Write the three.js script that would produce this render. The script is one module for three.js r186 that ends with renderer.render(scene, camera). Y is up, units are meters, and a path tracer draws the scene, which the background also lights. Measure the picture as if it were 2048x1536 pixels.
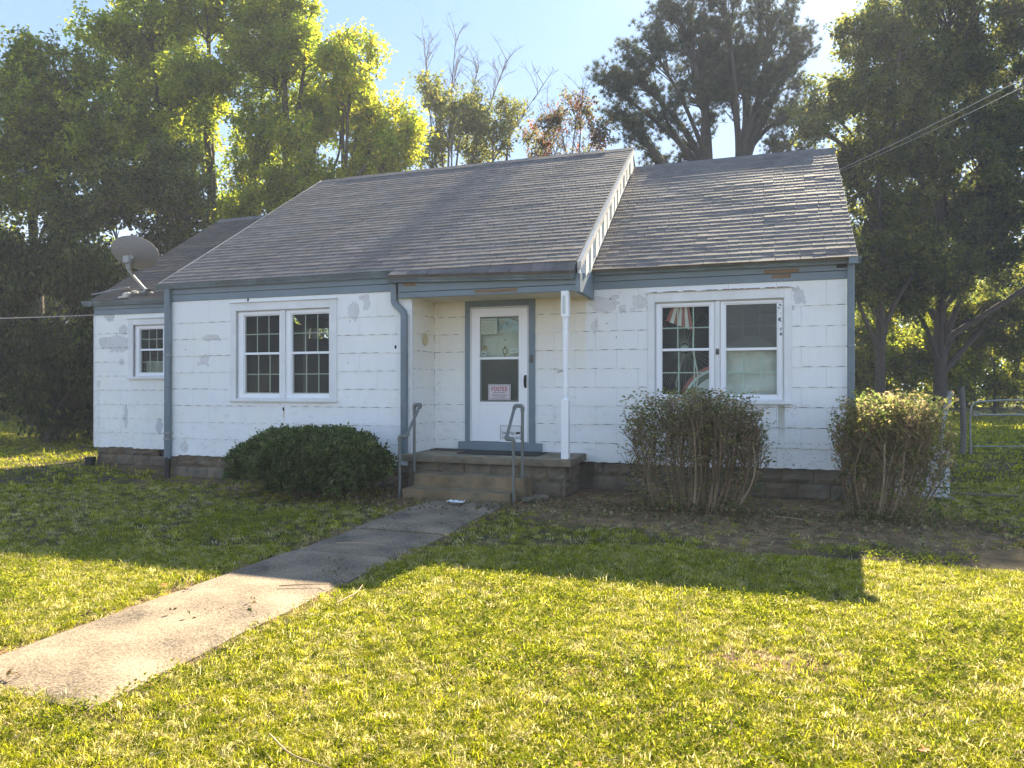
import * as THREE from 'three';
import { mergeGeometries } from 'three/addons/utils/BufferGeometryUtils.js';
import { RoundedBoxGeometry } from 'three/addons/geometries/RoundedBoxGeometry.js';

// ---------------------------------------------------------------- camera, sky, sun, exposure
const scene = new THREE.Scene();
const camera = new THREE.PerspectiveCamera(56.81, 4 / 3, 0.1, 600);
camera.position.set(0, 1.5, 10.09);
camera.lookAt(-Math.sin(18.5 * Math.PI / 180), 1.5 + 4 / 1420, 10.09 - Math.cos(18.5 * Math.PI / 180));
camera.updateProjectionMatrix();

const renderer = new THREE.WebGLRenderer({ antialias: true });
renderer.toneMapping = THREE.LinearToneMapping;
renderer.toneMappingExposure = 5.1;
renderer.shadowMap.enabled = true;

const sunDir = new THREE.Vector3(0.0915, 0.5635, -0.8211).normalize();
const sun = new THREE.DirectionalLight(new THREE.Color(1.0, 0.87, 0.64), 5.0);
sun.position.copy(sunDir).multiplyScalar(60);
sun.castShadow = true;
sun.shadow.radius = 1;
sun.shadow.mapSize.set(4096, 4096);
Object.assign(sun.shadow.camera, { left: -40, right: 40, top: 40, bottom: -40, near: 1, far: 160 });
scene.add(sun, sun.target);
scene.fog = new THREE.FogExp2(new THREE.Color(0.82, 0.88, 1.0), 0.0015);

{ // clear autumn sky: deep blue overhead, pale towards the horizon, brighter and whiter round the sun
  const W = 512, H = 256, data = new Float32Array(W * H * 4), d = new THREE.Vector3();
  for (let r = 0; r < H; r++) for (let q = 0; q < W; q++) {
    const up = ((r + 0.5) / H - 0.5) * Math.PI, az = ((q + 0.5) / W - 0.5) * 2 * Math.PI;
    d.set(Math.cos(az) * Math.cos(up), Math.sin(up), Math.sin(az) * Math.cos(up));
    const y = Math.max(0, d.y), c = Math.max(-1, Math.min(1, d.dot(sunDir)));
    const h = Math.exp(-y * 7), ang = Math.acos(c);
    const glow = 0.5 * Math.exp(-ang * 4.2) + 0.9 * Math.exp(-ang * 14), ray = 0.84 + 0.16 * c * c;
    const i = (r * W + q) * 4, k = 0.195;
    data[i] = k * (0.345 * ray + 2.05 * h + glow * 1.5);
    data[i + 1] = k * (0.63 * ray + 2.1 * h + glow * 1.5);
    data[i + 2] = k * (1.12 * ray + 2.15 * h + glow * 1.5);
    data[i + 3] = 1;
  }
  const sky = new THREE.DataTexture(data, W, H, THREE.RGBAFormat, THREE.FloatType);
  sky.mapping = THREE.EquirectangularReflectionMapping;
  sky.magFilter = THREE.LinearFilter;
  sky.needsUpdate = true;
  scene.background = sky;
  scene.environment = sky;
}

// ---------------------------------------------------------------- helpers
function RNG(seed) { let s = seed >>> 0; return () => { s = (s + 0x6d2b79f5) | 0; let t = Math.imul(s ^ (s >>> 15), 1 | s); t = (t + Math.imul(t ^ (t >>> 7), 61 | t)) ^ t; return ((t ^ (t >>> 14)) >>> 0) / 4294967296; }; }
const V = (x, y, z) => new THREE.Vector3(x, y, z);
const lerp = (a, b, t) => a + (b - a) * t, clamp = (x, a = 0, b = 1) => Math.min(b, Math.max(a, x));
const sstep = (a, b, x) => { const t = clamp((x - a) / (b - a)); return t * t * (3 - 2 * t); };
function hash(x, y, s) { let h = Math.imul(x, 374761393) ^ Math.imul(y, 668265263) ^ Math.imul(s, 2147483647 - 1013904223); h = Math.imul(h ^ (h >>> 13), 1274126177); return ((h ^ (h >>> 16)) >>> 0) / 4294967296; }
function vnoise(x, y, s = 1, per = 0) {
  const ix = Math.floor(x), iy = Math.floor(y), fx = x - ix, fy = y - iy, u = fx * fx * (3 - 2 * fx), v = fy * fy * (3 - 2 * fy);
  const m = (a) => per ? ((a % per) + per) % per : a;
  return lerp(lerp(hash(m(ix), m(iy), s), hash(m(ix + 1), m(iy), s), u), lerp(hash(m(ix), m(iy + 1), s), hash(m(ix + 1), m(iy + 1), s), u), v);
}
function fbm(x, y, s = 1, oct = 4, per = 0) { let a = 0, w = 0.5, n = 0; for (let i = 0; i < oct; i++) { a += w * vnoise(x, y, s + i * 17, per); n += w; w *= 0.5; x *= 2; y *= 2; per *= 2; } return a / n; }
const used = {};
function numbered(name) { const k = used[name] = (used[name] ?? -1) + 1; return k ? name + '_' + String(k).padStart(3, '0') : name; }
function tag(o, label, category, group, kind) {
  if (label) o.userData.label = label; if (category) o.userData.category = category;
  if (group) o.userData.group = group; if (kind) o.userData.kind = kind; return o;
}
// a thing: a Group at its base; its parts are modelled in world metres and moved back by the base
function thing(name, label, category, base = [0, 0, 0], group) {
  const g = new THREE.Group(); g.name = numbered(name); g.position.set(...base); g.userData.base = V(...base);
  tag(g, label, category, group); scene.add(g); return g;
}
function sub(name, parent) { const g = new THREE.Group(); g.name = name; const b = parent.userData.base; if (b) g.position.copy(b).negate(); parent.add(g); return g; }
function flat(list) { return [].concat(list).filter(Boolean).map((g) => { g = g.index ? g.toNonIndexed() : g; for (const k of Object.keys(g.attributes)) if (!['position', 'normal', 'uv'].includes(k)) g.deleteAttribute(k); return g; }); }
function part(name, geos, mat, parent) {
  const l = flat(geos), g = l.length > 1 ? mergeGeometries(l) : l[0], m = new THREE.Mesh(g, mat);
  m.name = parent === scene ? numbered(name) : name; m.castShadow = m.receiveShadow = true;
  const b = parent.userData.base; if (b) m.position.copy(b).negate();
  parent.add(m); return m;
}
const plain = (name, geos, mat, label, category, group) => { const m = part(name, geos, mat, scene); return tag(m, label, category, group); };
function uvw(g, s = 1) { // box-projected uv in metres
  const p = g.attributes.position, n = g.attributes.normal, uv = new Float32Array(p.count * 2);
  for (let i = 0; i < p.count; i++) {
    const ax = Math.abs(n.getX(i)), ay = Math.abs(n.getY(i)), az = Math.abs(n.getZ(i));
    uv[2 * i] = s * (ax > ay && ax > az ? p.getZ(i) : p.getX(i)); uv[2 * i + 1] = s * (ay >= ax && ay >= az ? p.getZ(i) : p.getY(i));
  }
  g.setAttribute('uv', new THREE.BufferAttribute(uv, 2)); return g;
}
function bx(x0, x1, y0, y1, z0, z1, r = 0.004) {
  const w = x1 - x0, h = y1 - y0, d = z1 - z0, rr = Math.min(r, w / 3, h / 3, d / 3);
  const g = r > 0 ? new RoundedBoxGeometry(w, h, d, 1, rr) : new THREE.BoxGeometry(w, h, d);
  g.translate((x0 + x1) / 2, (y0 + y1) / 2, (z0 + z1) / 2); return uvw(g);
}
// prism along x: poly of [z, y] counted anticlockwise seen from +x ; y shifts linearly by dy from x0 to x1
function prismX(poly, x0, x1, dy0 = 0, dy1 = 0) {
  const sh = new THREE.Shape(poly.map(([z, y]) => new THREE.Vector2(-z, y)));
  const g = new THREE.ExtrudeGeometry(sh, { depth: x1 - x0, bevelEnabled: false });
  g.rotateY(Math.PI / 2); g.translate(x0, 0, 0); // shape x -> -z
  const p = g.attributes.position;
  for (let i = 0; i < p.count; i++) p.setY(i, p.getY(i) + lerp(dy0, dy1, (p.getX(i) - x0) / (x1 - x0)));
  g.computeVertexNormals(); return uvw(g);
}
function tube(pts, r, seg = 6, smooth = 1, r1 = r) { // tube through points, tapering from r to r1
  const c = pts.length > 2 && smooth ? new THREE.CatmullRomCurve3(pts, false, 'centripetal') : null;
  const n = c ? (pts.length - 1) * 4 : pts.length - 1, P = [];
  for (let i = 0; i <= n; i++) P.push(c ? c.getPoint(i / n) : pts[i]);
  const pos = [], nor = [], idx = [], uv = []; let up = V(0.31, 0.2, 0.93); let L = 0;
  for (let i = 0; i <= n; i++) {
    const t = P[Math.min(i + 1, n)].clone().sub(P[Math.max(i - 1, 0)]).normalize(), a = up.clone().addScaledVector(t, -up.dot(t)).normalize();
    up = a; const b = t.clone().cross(a), rr = lerp(r, r1, i / n); if (i) L += P[i].distanceTo(P[i - 1]);
    for (let k = 0; k <= seg; k++) {
      const q = k / seg * 2 * Math.PI, nx = a.clone().multiplyScalar(Math.cos(q)).addScaledVector(b, Math.sin(q));
      pos.push(P[i].x + nx.x * rr, P[i].y + nx.y * rr, P[i].z + nx.z * rr); nor.push(nx.x, nx.y, nx.z); uv.push(k / seg * r * 6.28, L);
    }
  }
  for (let i = 0; i < n; i++) for (let k = 0; k < seg; k++) { const a = i * (seg + 1) + k, b = a + seg + 1; idx.push(a, a + 1, b, b, a + 1, b + 1); }
  const s = pos.length / 3; // caps
  for (const [e, i0] of [[0, 0], [1, n]]) { const at = pos.length / 3, t = e ? P[n].clone().sub(P[n - 1]).normalize() : P[0].clone().sub(P[1]).normalize(); pos.push(P[i0].x, P[i0].y, P[i0].z); nor.push(t.x, t.y, t.z); uv.push(0, 0); for (let k = 0; k <= seg; k++) { const j = (i0 * (seg + 1) + k) * 3; pos.push(pos[j], pos[j + 1], pos[j + 2]); nor.push(t.x, t.y, t.z); uv.push(0, 0); } for (let k = 0; k < seg; k++) e ? idx.push(at, at + 1 + k, at + 2 + k) : idx.push(at, at + 2 + k, at + 1 + k); }
  const g = new THREE.BufferGeometry();
  g.setAttribute('position', new THREE.Float32BufferAttribute(pos, 3)); g.setAttribute('normal', new THREE.Float32BufferAttribute(nor, 3)); g.setAttribute('uv', new THREE.Float32BufferAttribute(uv, 2)); g.setIndex(idx);
  return g;
}
class Quads { // flat-shaded quads with uv
  constructor() { this.p = []; this.u = []; }
  tri(a, b, c, ua, ub, uc) { this.p.push(...a, ...b, ...c); this.u.push(...ua, ...ub, ...uc); return this; }
  quad(a, b, c, d, f) { const [A, B, C, D] = [a, b, c, d].map(f); return this.tri(a, b, c, A, B, C).tri(a, c, d, A, C, D); }
  build() { const g = new THREE.BufferGeometry(); g.setAttribute('position', new THREE.Float32BufferAttribute(this.p, 3)); g.setAttribute('uv', new THREE.Float32BufferAttribute(this.u, 2)); g.computeVertexNormals(); return g; }
}
function canvas(w, h, draw) { const c = document.createElement('canvas'); c.width = w; c.height = h; draw(c.getContext('2d'), w, h); const t = new THREE.CanvasTexture(c); t.colorSpace = THREE.SRGBColorSpace; t.wrapS = t.wrapT = THREE.ClampToEdgeWrapping; return t; }
function texture(n, fn, srgb = false, rep = 1) { // tiling data texture, fn(u, v) -> [r,g,b] or grey, 0..1
  const data = new Uint8Array(n * n * 4);
  for (let y = 0; y < n; y++) for (let x = 0; x < n; x++) { const v = fn(x / n, y / n), i = (y * n + x) * 4; for (let c = 0; c < 3; c++) data[i + c] = 255 * clamp(v.length ? v[c] : v); data[i + 3] = 255; }
  const t = new THREE.DataTexture(data, n, n); t.wrapS = t.wrapT = THREE.RepeatWrapping; t.magFilter = THREE.LinearFilter; t.repeat.set(rep, rep); if (srgb) t.colorSpace = THREE.SRGBColorSpace; t.needsUpdate = true; return t;
}
const rgb = (r, g, b) => new THREE.Color().setRGB(r, g, b);
const M = (o) => new THREE.MeshStandardMaterial({ roughness: 0.8, ...o });

// ---------------------------------------------------------------- materials
const grainTex = texture(256, (u, v) => 0.78 + 0.22 * fbm(u * 6, v * 6, 3, 5, 6) + 0.1 * (hash(u * 256 | 0, v * 256 | 0, 5) - 0.5), false, 0.7);
const fineTex = texture(256, (u, v) => 0.5 + 0.5 * (fbm(u * 24, v * 24, 9, 3, 24) - 0.5) + 0.3 * (hash(u * 256 | 0, v * 256 | 0, 8) - 0.5), false, 1.5);
const woodTex = texture(256, (u, v) => 0.72 + 0.28 * fbm(u * 3, v * 40, 21, 3, 0) , false, 1);
const blueTrim = M({ color: rgb(0.2, 0.255, 0.29), map: grainTex, roughness: 0.6 });
const streakTex = texture(256, (u, v) => 0.62 + 0.5 * (fbm(u * 9, v * 3, 161, 4, 0) - 0.3) + 0.12 * (fbm(u * 40, v * 40, 163, 2, 40) - 0.5), false, 0.45);
const blueMetal = M({ color: rgb(0.23, 0.295, 0.335), map: streakTex, roughnessMap: streakTex, roughness: 0.6 });
const bareWood = M({ color: rgb(0.26, 0.17, 0.1), map: woodTex, roughness: 0.95 });
const whiteTrim = M({ color: rgb(0.86, 0.86, 0.84), map: grainTex, roughness: 0.55 });
const vinyl = M({ color: rgb(0.88, 0.88, 0.88), roughness: 0.4 });
const muntinMat = M({ color: rgb(0.5, 0.5, 0.44), roughness: 0.5 });
const glass = new THREE.MeshPhysicalMaterial({ color: rgb(0.86, 0.9, 0.87), transmission: 1, thickness: 0, roughness: 0, ior: 1.4, specularIntensity: 0.25 });
const darkMat = M({ color: rgb(0.05, 0.045, 0.04), roughness: 1 });
const innerMat = M({ color: rgb(0.035, 0.03, 0.026), roughness: 1 });
const blackPlastic = M({ color: rgb(0.015, 0.015, 0.016), roughness: 0.55 });
const galvanised = M({ color: rgb(0.34, 0.35, 0.33), map: grainTex, roughness: 0.5, metalness: 0.35 });
const pipePaint = M({ color: rgb(0.2, 0.21, 0.19), map: streakTex, roughness: 0.5, metalness: 0.2 });
const roofTex = texture(512, (u, v) => { const n = fbm(u * 5, v * 5, 31, 4, 5), h = hash(u * 512 | 0, v * 512 | 0, 4), k = 0.62 + 0.5 * (n - 0.5) + 0.75 * (h - 0.5); return [k * 1.0, k * 0.95, k * 0.95]; }, false, 1.1);
const roofMats = [0.222, 0.206, 0.236, 0.215].map((k, i) => M({ color: rgb(k * [1, 1, 1.03, 1.06][i], k * 0.9, k * [0.8, 0.81, 0.82, 0.78][i]), map: roofTex, bumpMap: roofTex, bumpScale: 0.0015, roughness: 0.76 }));
const concTex = texture(512, (u, v) => { const n = fbm(u * 4, v * 4, 51, 4, 4), s = vnoise(u * 150, v * 150, 61, 150), h = hash(u * 512 | 0, v * 512 | 0, 14); const k = 0.5 + 0.75 * (n - 0.5) + 0.5 * (s - 0.5) + 0.3 * (h - 0.5); return [k * 1.02, k * 0.97, k * 0.9]; }, false, 0.8);
const concBump = texture(512, (u, v) => 0.5 * vnoise(u * 110, v * 110, 62, 110) + 0.5 * vnoise(u * 200, v * 200, 64, 200), false, 0.8);
const pathMat = M({ color: rgb(0.37, 0.29, 0.21), map: concTex, bumpMap: concBump, bumpScale: 0.0035, roughness: 0.95 });
const porchTex = texture(512, (u, v) => { const n = fbm(u * 5, v * 5, 71, 5, 5), m = fbm(u * 9, v * 9, 77, 3, 9), h = hash(u * 512 | 0, v * 512 | 0, 24), k = 0.55 + 0.8 * (n - 0.5) + 0.25 * (h - 0.5); return [k * lerp(0.9, 1.1, m), k * 0.92, k * lerp(0.86, 0.7, m)]; }, false, 0.9);
const porchMat = M({ color: rgb(0.42, 0.38, 0.31), map: porchTex, bumpMap: porchTex, bumpScale: 0.008, roughness: 0.95 });
const stepMat = M({ color: rgb(0.42, 0.33, 0.22), map: porchTex, bumpMap: porchTex, bumpScale: 0.008, roughness: 0.95 });
const blockMats = [[0.3, 0.265, 0.22], [0.26, 0.23, 0.19], [0.33, 0.29, 0.24], [0.29, 0.235, 0.18]].map((c) => M({ color: rgb(...c), map: porchTex, roughness: 0.97 }));

// ---------------------------------------------------------------- ground
const pathEdge = (z) => [-3.95 + 0.03 * (vnoise(z * 2.1, 3, 7) - 0.5), -2.9 + 0.035 * (vnoise(z * 2.3, 9, 7) - 0.5)];
function dirt(x, z) { // 0 lawn .. 1 bare soil
  const n = fbm(x * 0.9, z * 0.9, 101, 4), m = fbm(x * 3.1, z * 3.1, 103, 3);
  let d = 0;
  const front = x > -2.3 ? 3.1 - 0.25 * Math.abs(x) * 0.4 : x > -4.6 ? 2.2 : x > -9.2 ? 2.05 : 0.55;
  d = Math.max(d, sstep(front + 0.45, front - 0.55, z + (n - 0.5) * 1.7) * (x < 1.7 + n && z > -3 && x > -12.5 ? 1 : 0));
  if (x < -4.6) d *= 0.6;
  if (z > 1.4 && z < 7.7) { const [a, b] = pathEdge(z); d = Math.max(d, 0.9 * sstep(0.2, 0.0, Math.min(Math.abs(x - a), Math.abs(x - b)) + (m - 0.5) * 0.2)); }
  d = Math.max(d, 0.8 * sstep(0.45, 0.1, Math.hypot((x - 0.12) * 0.55, z - 6.05) + (m - 0.5) * 0.3));
  d = Math.max(d, (x < -3.5 ? 0.25 : 0.5) * sstep(0.64, 0.8, fbm(x * 1.7 + 40, z * 1.7, 107, 3)));
  return clamp(d);
}
const gy = (x, z) => (z > 1.2 ? 0.03 * (fbm(x * 0.5, z * 0.5, 91, 2) - 0.5) * sstep(1.2, 2.4, z) : 0) + 0.012 * (fbm(x * 3, z * 3, 93, 2) - 0.5);
{
  const xs = [], zs = [];
  for (const x of [-260, -160, -100, -70, -50, -40]) xs.push(x); for (let x = -32; x < -13; x += 0.6) xs.push(x); for (let x = -13; x < 5; x += 0.12) xs.push(x); for (let x = 5; x < 16; x += 0.5) xs.push(x); for (const x of [18, 24, 32, 45, 70, 110, 180, 260]) xs.push(x);
  for (const z of [-300, -200, -140, -100, -75, -60, -50, -42, -36]) zs.push(z); for (let z = -32; z < -4; z += 0.6) zs.push(z); for (let z = -4; z < 11; z += 0.12) zs.push(z); for (const z of [12, 14, 18, 26, 40, 70, 140]) zs.push(z);
  const pos = [], col = [], uv = [], idx = [], nx = xs.length;
  for (const z of zs) for (const x of xs) {
    pos.push(x, gy(x, z), z); uv.push(x, z);
    const d = dirt(x, z), n = fbm(x * 1.3, z * 1.3, 111, 3), far = sstep(-6, -14, z), a = [lerp(0.075, 0.07, far), lerp(0.055, 0.075, far), 0.02], b = [0.27, 0.165, 0.08];
    for (let c = 0; c < 3; c++) col.push(lerp(a[c], b[c], d) * (0.75 + 0.5 * n));
  }
  for (let j = 0; j < zs.length - 1; j++) for (let i = 0; i < nx - 1; i++) { const a = j * nx + i, b = a + nx; idx.push(a, b, a + 1, a + 1, b, b + 1); }
  const g = new THREE.BufferGeometry(); g.setAttribute('position', new THREE.Float32BufferAttribute(pos, 3)); g.setAttribute('color', new THREE.Float32BufferAttribute(col, 3)); g.setAttribute('uv', new THREE.Float32BufferAttribute(uv, 2)); g.setIndex(idx); g.computeVertexNormals();
  const t = texture(512, (u, v) => { const k = 0.55 + 0.9 * (fbm(u * 12, v * 12, 121, 5, 12) - 0.5) + 0.5 * (hash(u * 512 | 0, v * 512 | 0, 41) - 0.5); return [k * 1.25, k * 1.2, k * 1.1]; }, false, 0.7);
  const m = new THREE.Mesh(g, M({ vertexColors: true, color: rgb(1.25, 1.25, 1.25), map: t, bumpMap: t, bumpScale: 0.02, roughness: 1 }));
  m.name = 'ground'; m.receiveShadow = true; tag(m, 'mown front lawn ground with bare soil by the house', null, null, 'structure'); scene.add(m);
}
{ // concrete path, three slabs
  const p = new THREE.Group(); p.name = 'path'; tag(p, 'old concrete walk leading to the front steps', null, null, 'structure'); scene.add(p);
  const cuts = [1.62, 3.54, 4.6, 7.62], tilt = [0.012, -0.004, 0.01, 0.0];
  for (let i = 0; i < 3; i++) {
    const z0 = cuts[i] + 0.012, z1 = cuts[i + 1] - 0.012, N = i === 2 ? 40 : 22, K = 14, q = new Quads(), y = 0.02 + tilt[i] * 0.7, f = (v) => [v[0], v[2] + v[1]];
    const at = (a, b) => { const z = lerp(z0, z1, a), [l, r] = pathEdge(z); let e = 0; const x = lerp(l, r, b); const ed = Math.min(b, 1 - b) * 1.05; e = -0.02 * sstep(0.05, 0, ed) - 0.01 * sstep(0.03, 0, Math.min(a, 1 - a) * (z1 - z0)); return [x, y + e + 0.008 * (fbm(x * 2, z * 2, 131, 3) - 0.5), z + (a === 0 || a === 1 ? 0.02 * (vnoise(x * 7, z, 5) - 0.5) : 0)]; };
    for (let a = 0; a < N; a++) for (let b = 0; b < K; b++) q.quad(at(a / N, b / K), at((a + 1) / N, b / K), at((a + 1) / N, (b + 1) / K), at(a / N, (b + 1) / K), f);
    const dn = (v) => [v[0], -0.08, v[2]];
    for (let a = 0; a < N; a++) { let u = at(a / N, 0), v = at((a + 1) / N, 0); q.quad(u, dn(u), dn(v), v, f); u = at(a / N, 1); v = at((a + 1) / N, 1); q.quad(u, v, dn(v), dn(u), f); }
    for (let b = 0; b < K; b++) { let u = at(0, b / K), v = at(0, (b + 1) / K); q.quad(u, v, dn(v), dn(u), f); u = at(1, b / K); v = at(1, (b + 1) / K); q.quad(u, dn(u), dn(v), v, f); }
    part('slab', q.build(), pathMat, p);
  }
}

// ---------------------------------------------------------------- house
const W1 = 0.79, W2 = 0, W0 = -0.35, RZ = -3.65;
const house = thing('house', 'white shingle-sided cottage with blue trim and grey gable roofs', 'house', [-5.4, 0, -3.2]);
// painted wall skins: wear, peeled paint, dirt and stains at their places
function wallSkin(x0, x1, y0, y1, seed, peel, extra) {
  const r = RNG(seed), w = 2048, h = 1024;
  const t = canvas(w, h, (c) => {
    const X = (x) => (x - x0) / (x1 - x0) * w, Y = (y) => h - (y - y0) / (y1 - y0) * h, S = w / (x1 - x0);
    c.fillStyle = '#eeeeec'; c.fillRect(0, 0, w, h);
    for (let i = 0; i < 260; i++) { const R = (0.1 + 0.4 * r()) * S; c.fillStyle = r() < 0.5 ? 'rgba(225,224,216,0.05)' : 'rgba(250,250,250,0.06)'; c.beginPath(); c.ellipse(r() * w, r() * h, R, R * 0.5, r() * 3, 0, 7); c.fill(); }
    for (let i = 0; i < 5200; i++) { c.fillStyle = r() < 0.6 ? 'rgba(120,118,110,0.05)' : 'rgba(255,255,255,0.1)'; c.fillRect(r() * w, r() * h, 1.4, 10 + 60 * r()); }
    for (const [x, y, a, b, tone] of peel) { // peeled patch: grey underlayer with a ragged darker rim
      for (let f = 0; f < 7; f++) { const n = 54, pts = [], k0 = f ? 0.12 + 0.2 * r() : 1, ox = f ? (r() - 0.5) * 2.6 * a : 0, oy = f ? (r() - 0.5) * 2.6 * b : 0; for (let i = 0; i < n; i++) { const q = i / n * 6.283, k = k0 * (0.62 + 0.34 * vnoise(i * 0.33, x * 9 + f, 3) + 0.3 * r()); pts.push([X(x + ox) + Math.cos(q) * a * S * k, Y(y + oy) + Math.sin(q) * b * S * k]); }
        c.beginPath(); pts.forEach(([u, v], i) => i ? c.lineTo(u, v) : c.moveTo(u, v)); c.closePath(); c.fillStyle = tone || '#dcdad8'; c.fill(); c.strokeStyle = 'rgba(125,118,108,0.4)'; c.lineWidth = 1.1; c.stroke(); }
    }
    for (let i = 0; i < 420; i++) { const k = Math.pow(r(), 2.6), y = h - k * h * 0.4; c.fillStyle = `rgba(95,92,72,${0.015 + 0.04 * r()})`; c.beginPath(); c.ellipse(r() * w, y, 4 + 26 * r(), 2 + 10 * r(), 0, 0, 7); c.fill(); }
    for (let i = 0; i < 200; i++) { const k = Math.pow(r(), 1.7); c.fillStyle = `rgba(70,66,56,${0.15 + 0.35 * r()})`; c.beginPath(); c.arc(r() * w, h - k * h, 0.5 + 1.4 * r() * r(), 0, 7); c.fill(); }
    for (let i = 0; i < 14; i++) { c.fillStyle = 'rgba(40,34,30,0.8)'; c.beginPath(); c.arc(r() * w, h - r() * h, 2 + 2 * r(), 0, 7); c.fill(); }
    extra(c, X, Y, S, r);
  });
  return { m: M({ map: t, color: rgb(0.97, 0.97, 0.97), roughness: 0.72, bumpMap: t, bumpScale: 0.0012 }), x0, x1, y0, y1 };
}
const grime = (c, X, Y, S, r, x, y, w, h, n, col = '70,66,50') => { for (let i = 0; i < n; i++) { const u = x + (r() - 0.5) * w, v = y - Math.pow(r(), 1.5) * h; c.fillStyle = `rgba(${col},${0.05 + 0.2 * r()})`; c.beginPath(); c.arc(X(u), Y(v), 1 + 3.4 * r() * r(), 0, 7); c.fill(); } };
const streak = (c, X, Y, x, y, len, wd, col) => { const g = c.createLinearGradient(0, Y(y), 0, Y(y - len)); g.addColorStop(0, `rgba(${col},0.5)`); g.addColorStop(1, `rgba(${col},0)`); c.fillStyle = g; c.fillRect(X(x) - wd, Y(y), 2 * wd, Y(y - len) - Y(y)); };
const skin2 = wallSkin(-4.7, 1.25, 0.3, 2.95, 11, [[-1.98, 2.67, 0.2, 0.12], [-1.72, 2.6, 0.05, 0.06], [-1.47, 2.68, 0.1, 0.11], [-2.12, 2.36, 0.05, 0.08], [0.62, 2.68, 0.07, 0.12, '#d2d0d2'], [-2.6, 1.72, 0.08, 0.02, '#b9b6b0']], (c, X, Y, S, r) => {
  grime(c, X, Y, S, r, 0.5, 0.75, 1.2, 0.36, 600); grime(c, X, Y, S, r, -0.6, 0.62, 2.2, 0.3, 500); grime(c, X, Y, S, r, 0.35, 1.25, 0.5, 0.5, 160); grime(c, X, Y, S, r, -4.6, 2.4, 0.1, 1.2, 160, '110,90,50'); streak(c, X, Y, 0.4, 1.24, 0.5, 14, '120,118,80');
  const g = c.createLinearGradient(0, Y(2.95), 0, Y(1.5)); g.addColorStop(0, 'rgba(232,205,140,0.34)'); g.addColorStop(1, 'rgba(232,205,140,0)'); c.fillStyle = g; c.fillRect(X(-4.7), 0, X(-2.25) - X(-4.7), Y(1.5)); // warm bounce light under the porch, tinted into the wall colour
});
const skin1 = wallSkin(-9.1, -4.6, 0.3, 2.95, 12, [[-5.6, 2.62, 0.1, 0.12], [-5.38, 2.72, 0.05, 0.08], [-5.42, 2.82, 0.09, 0.03], [-8.2, 2.28, 0.16, 0.04, '#dad8d4'], [-8.35, 1.92, 0.09, 0.07, '#dddbd8'], [-8.75, 0.5, 0.08, 0.07, '#d8d6d4']], (c, X, Y, S, r) => {
  streak(c, X, Y, -6.83, 1.14, 0.22, 7, '150,105,60'); grime(c, X, Y, S, r, -6.85, 1.25, 1.9, 0.05, 150, '110,70,30'); grime(c, X, Y, S, r, -4.95, 1.32, 0.16, 0.4, 200, '205,185,110'); grime(c, X, Y, S, r, -7.2, 0.6, 3.6, 0.25, 250);
  c.fillStyle = '#241f1a'; for (const [x, y] of [[-6.84, 1.145], [-4.9, 2.07], [-7.5, 2.86]]) { c.beginPath(); c.ellipse(X(x), Y(y), 8, 11, 0, 0, 7); c.fill(); }
});
const skin0 = wallSkin(-12.05, -8.95, 0.25, 2.95, 13, [[-11.4, 2.3, 0.3, 0.1, '#d6d4d2'], [-11.75, 2.34, 0.12, 0.06, '#d0cecb'], [-11.25, 2.56, 0.1, 0.06, '#d6d4d2'], [-11.6, 2.8, 0.1, 0.05, '#c9c8c8'], [-11.3, 1.96, 0.06, 0.04, '#d8d6d4'], [-11.2, 0.92, 0.05, 0.14, '#d4d3d2'], [-10.4, 0.76, 0.08, 0.09, '#cfcfd1']], (c, X, Y, S, r) => {
  grime(c, X, Y, S, r, -11.88, 1.6, 0.1, 1.3, 900, '60,60,40'); grime(c, X, Y, S, r, -10.6, 1.6, 0.6, 0.3, 260, '50,55,30'); grime(c, X, Y, S, r, -10.8, 0.6, 2.2, 0.25, 350);
});
// one asbestos-cement shingle piece: wavy proud lower edge, slight tilt
function shinglePiece(P, x0, x1, y0, y1, sk, wavy, lift = 0.011, ph = 0) { // P(x, y, out) -> world
  const q = new Quads(), n = Math.max(1, Math.round((x1 - x0) / 0.05)), f = (v) => [(v.s - sk.x0) / (sk.x1 - sk.x0), (v.y - sk.y0) / (sk.y1 - sk.y0)];
  const pt = (x, y, o) => { const w = P(x, y, o); const a = [w[0], w[1], w[2]]; a.s = x; a.y = y; return a; };
  for (let i = 0; i < n; i++) {
    const a = lerp(x0, x1, i / n), b = lerp(x0, x1, (i + 1) / n), wv = (x) => wavy ? 0.0045 * Math.sin((x + ph) * 31) + 0.0015 * Math.sin(x * 77) : 0;
    const A = pt(a, y0 + wv(a), lift), B = pt(b, y0 + wv(b), lift), C = pt(b, y1, 0.003), D = pt(a, y1, 0.003);
    q.quad(A, B, C, D, f); q.quad(pt(a, y0 + wv(a), 0), pt(b, y0 + wv(b), 0), B, A, f);
    if (!i) q.quad(pt(a, y0, 0), A, D, pt(a, y1, 0), f); if (i === n - 1) q.quad(B, pt(b, y0, 0), pt(b, y1, 0), C, f);
  }
  return q.build();
}
function cutRects(r, holes) { let out = [r]; for (const h of holes) { const nx = []; for (const [a, b, c, d] of out) { if (h[0] >= b || h[1] <= a || h[2] >= d || h[3] <= c) { nx.push([a, b, c, d]); continue; } if (h[0] > a) nx.push([a, h[0], c, d]); if (h[1] < b) nx.push([h[1], b, c, d]); const l = Math.max(a, h[0]), m = Math.min(b, h[1]); if (h[2] > c) nx.push([l, m, c, h[2]]); if (h[3] < d) nx.push([l, m, h[3], d]); } out = nx; } return out.filter(([a, b, c, d]) => b - a > 0.012 && d - c > 0.012); }
const WID = 0.611;
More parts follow.
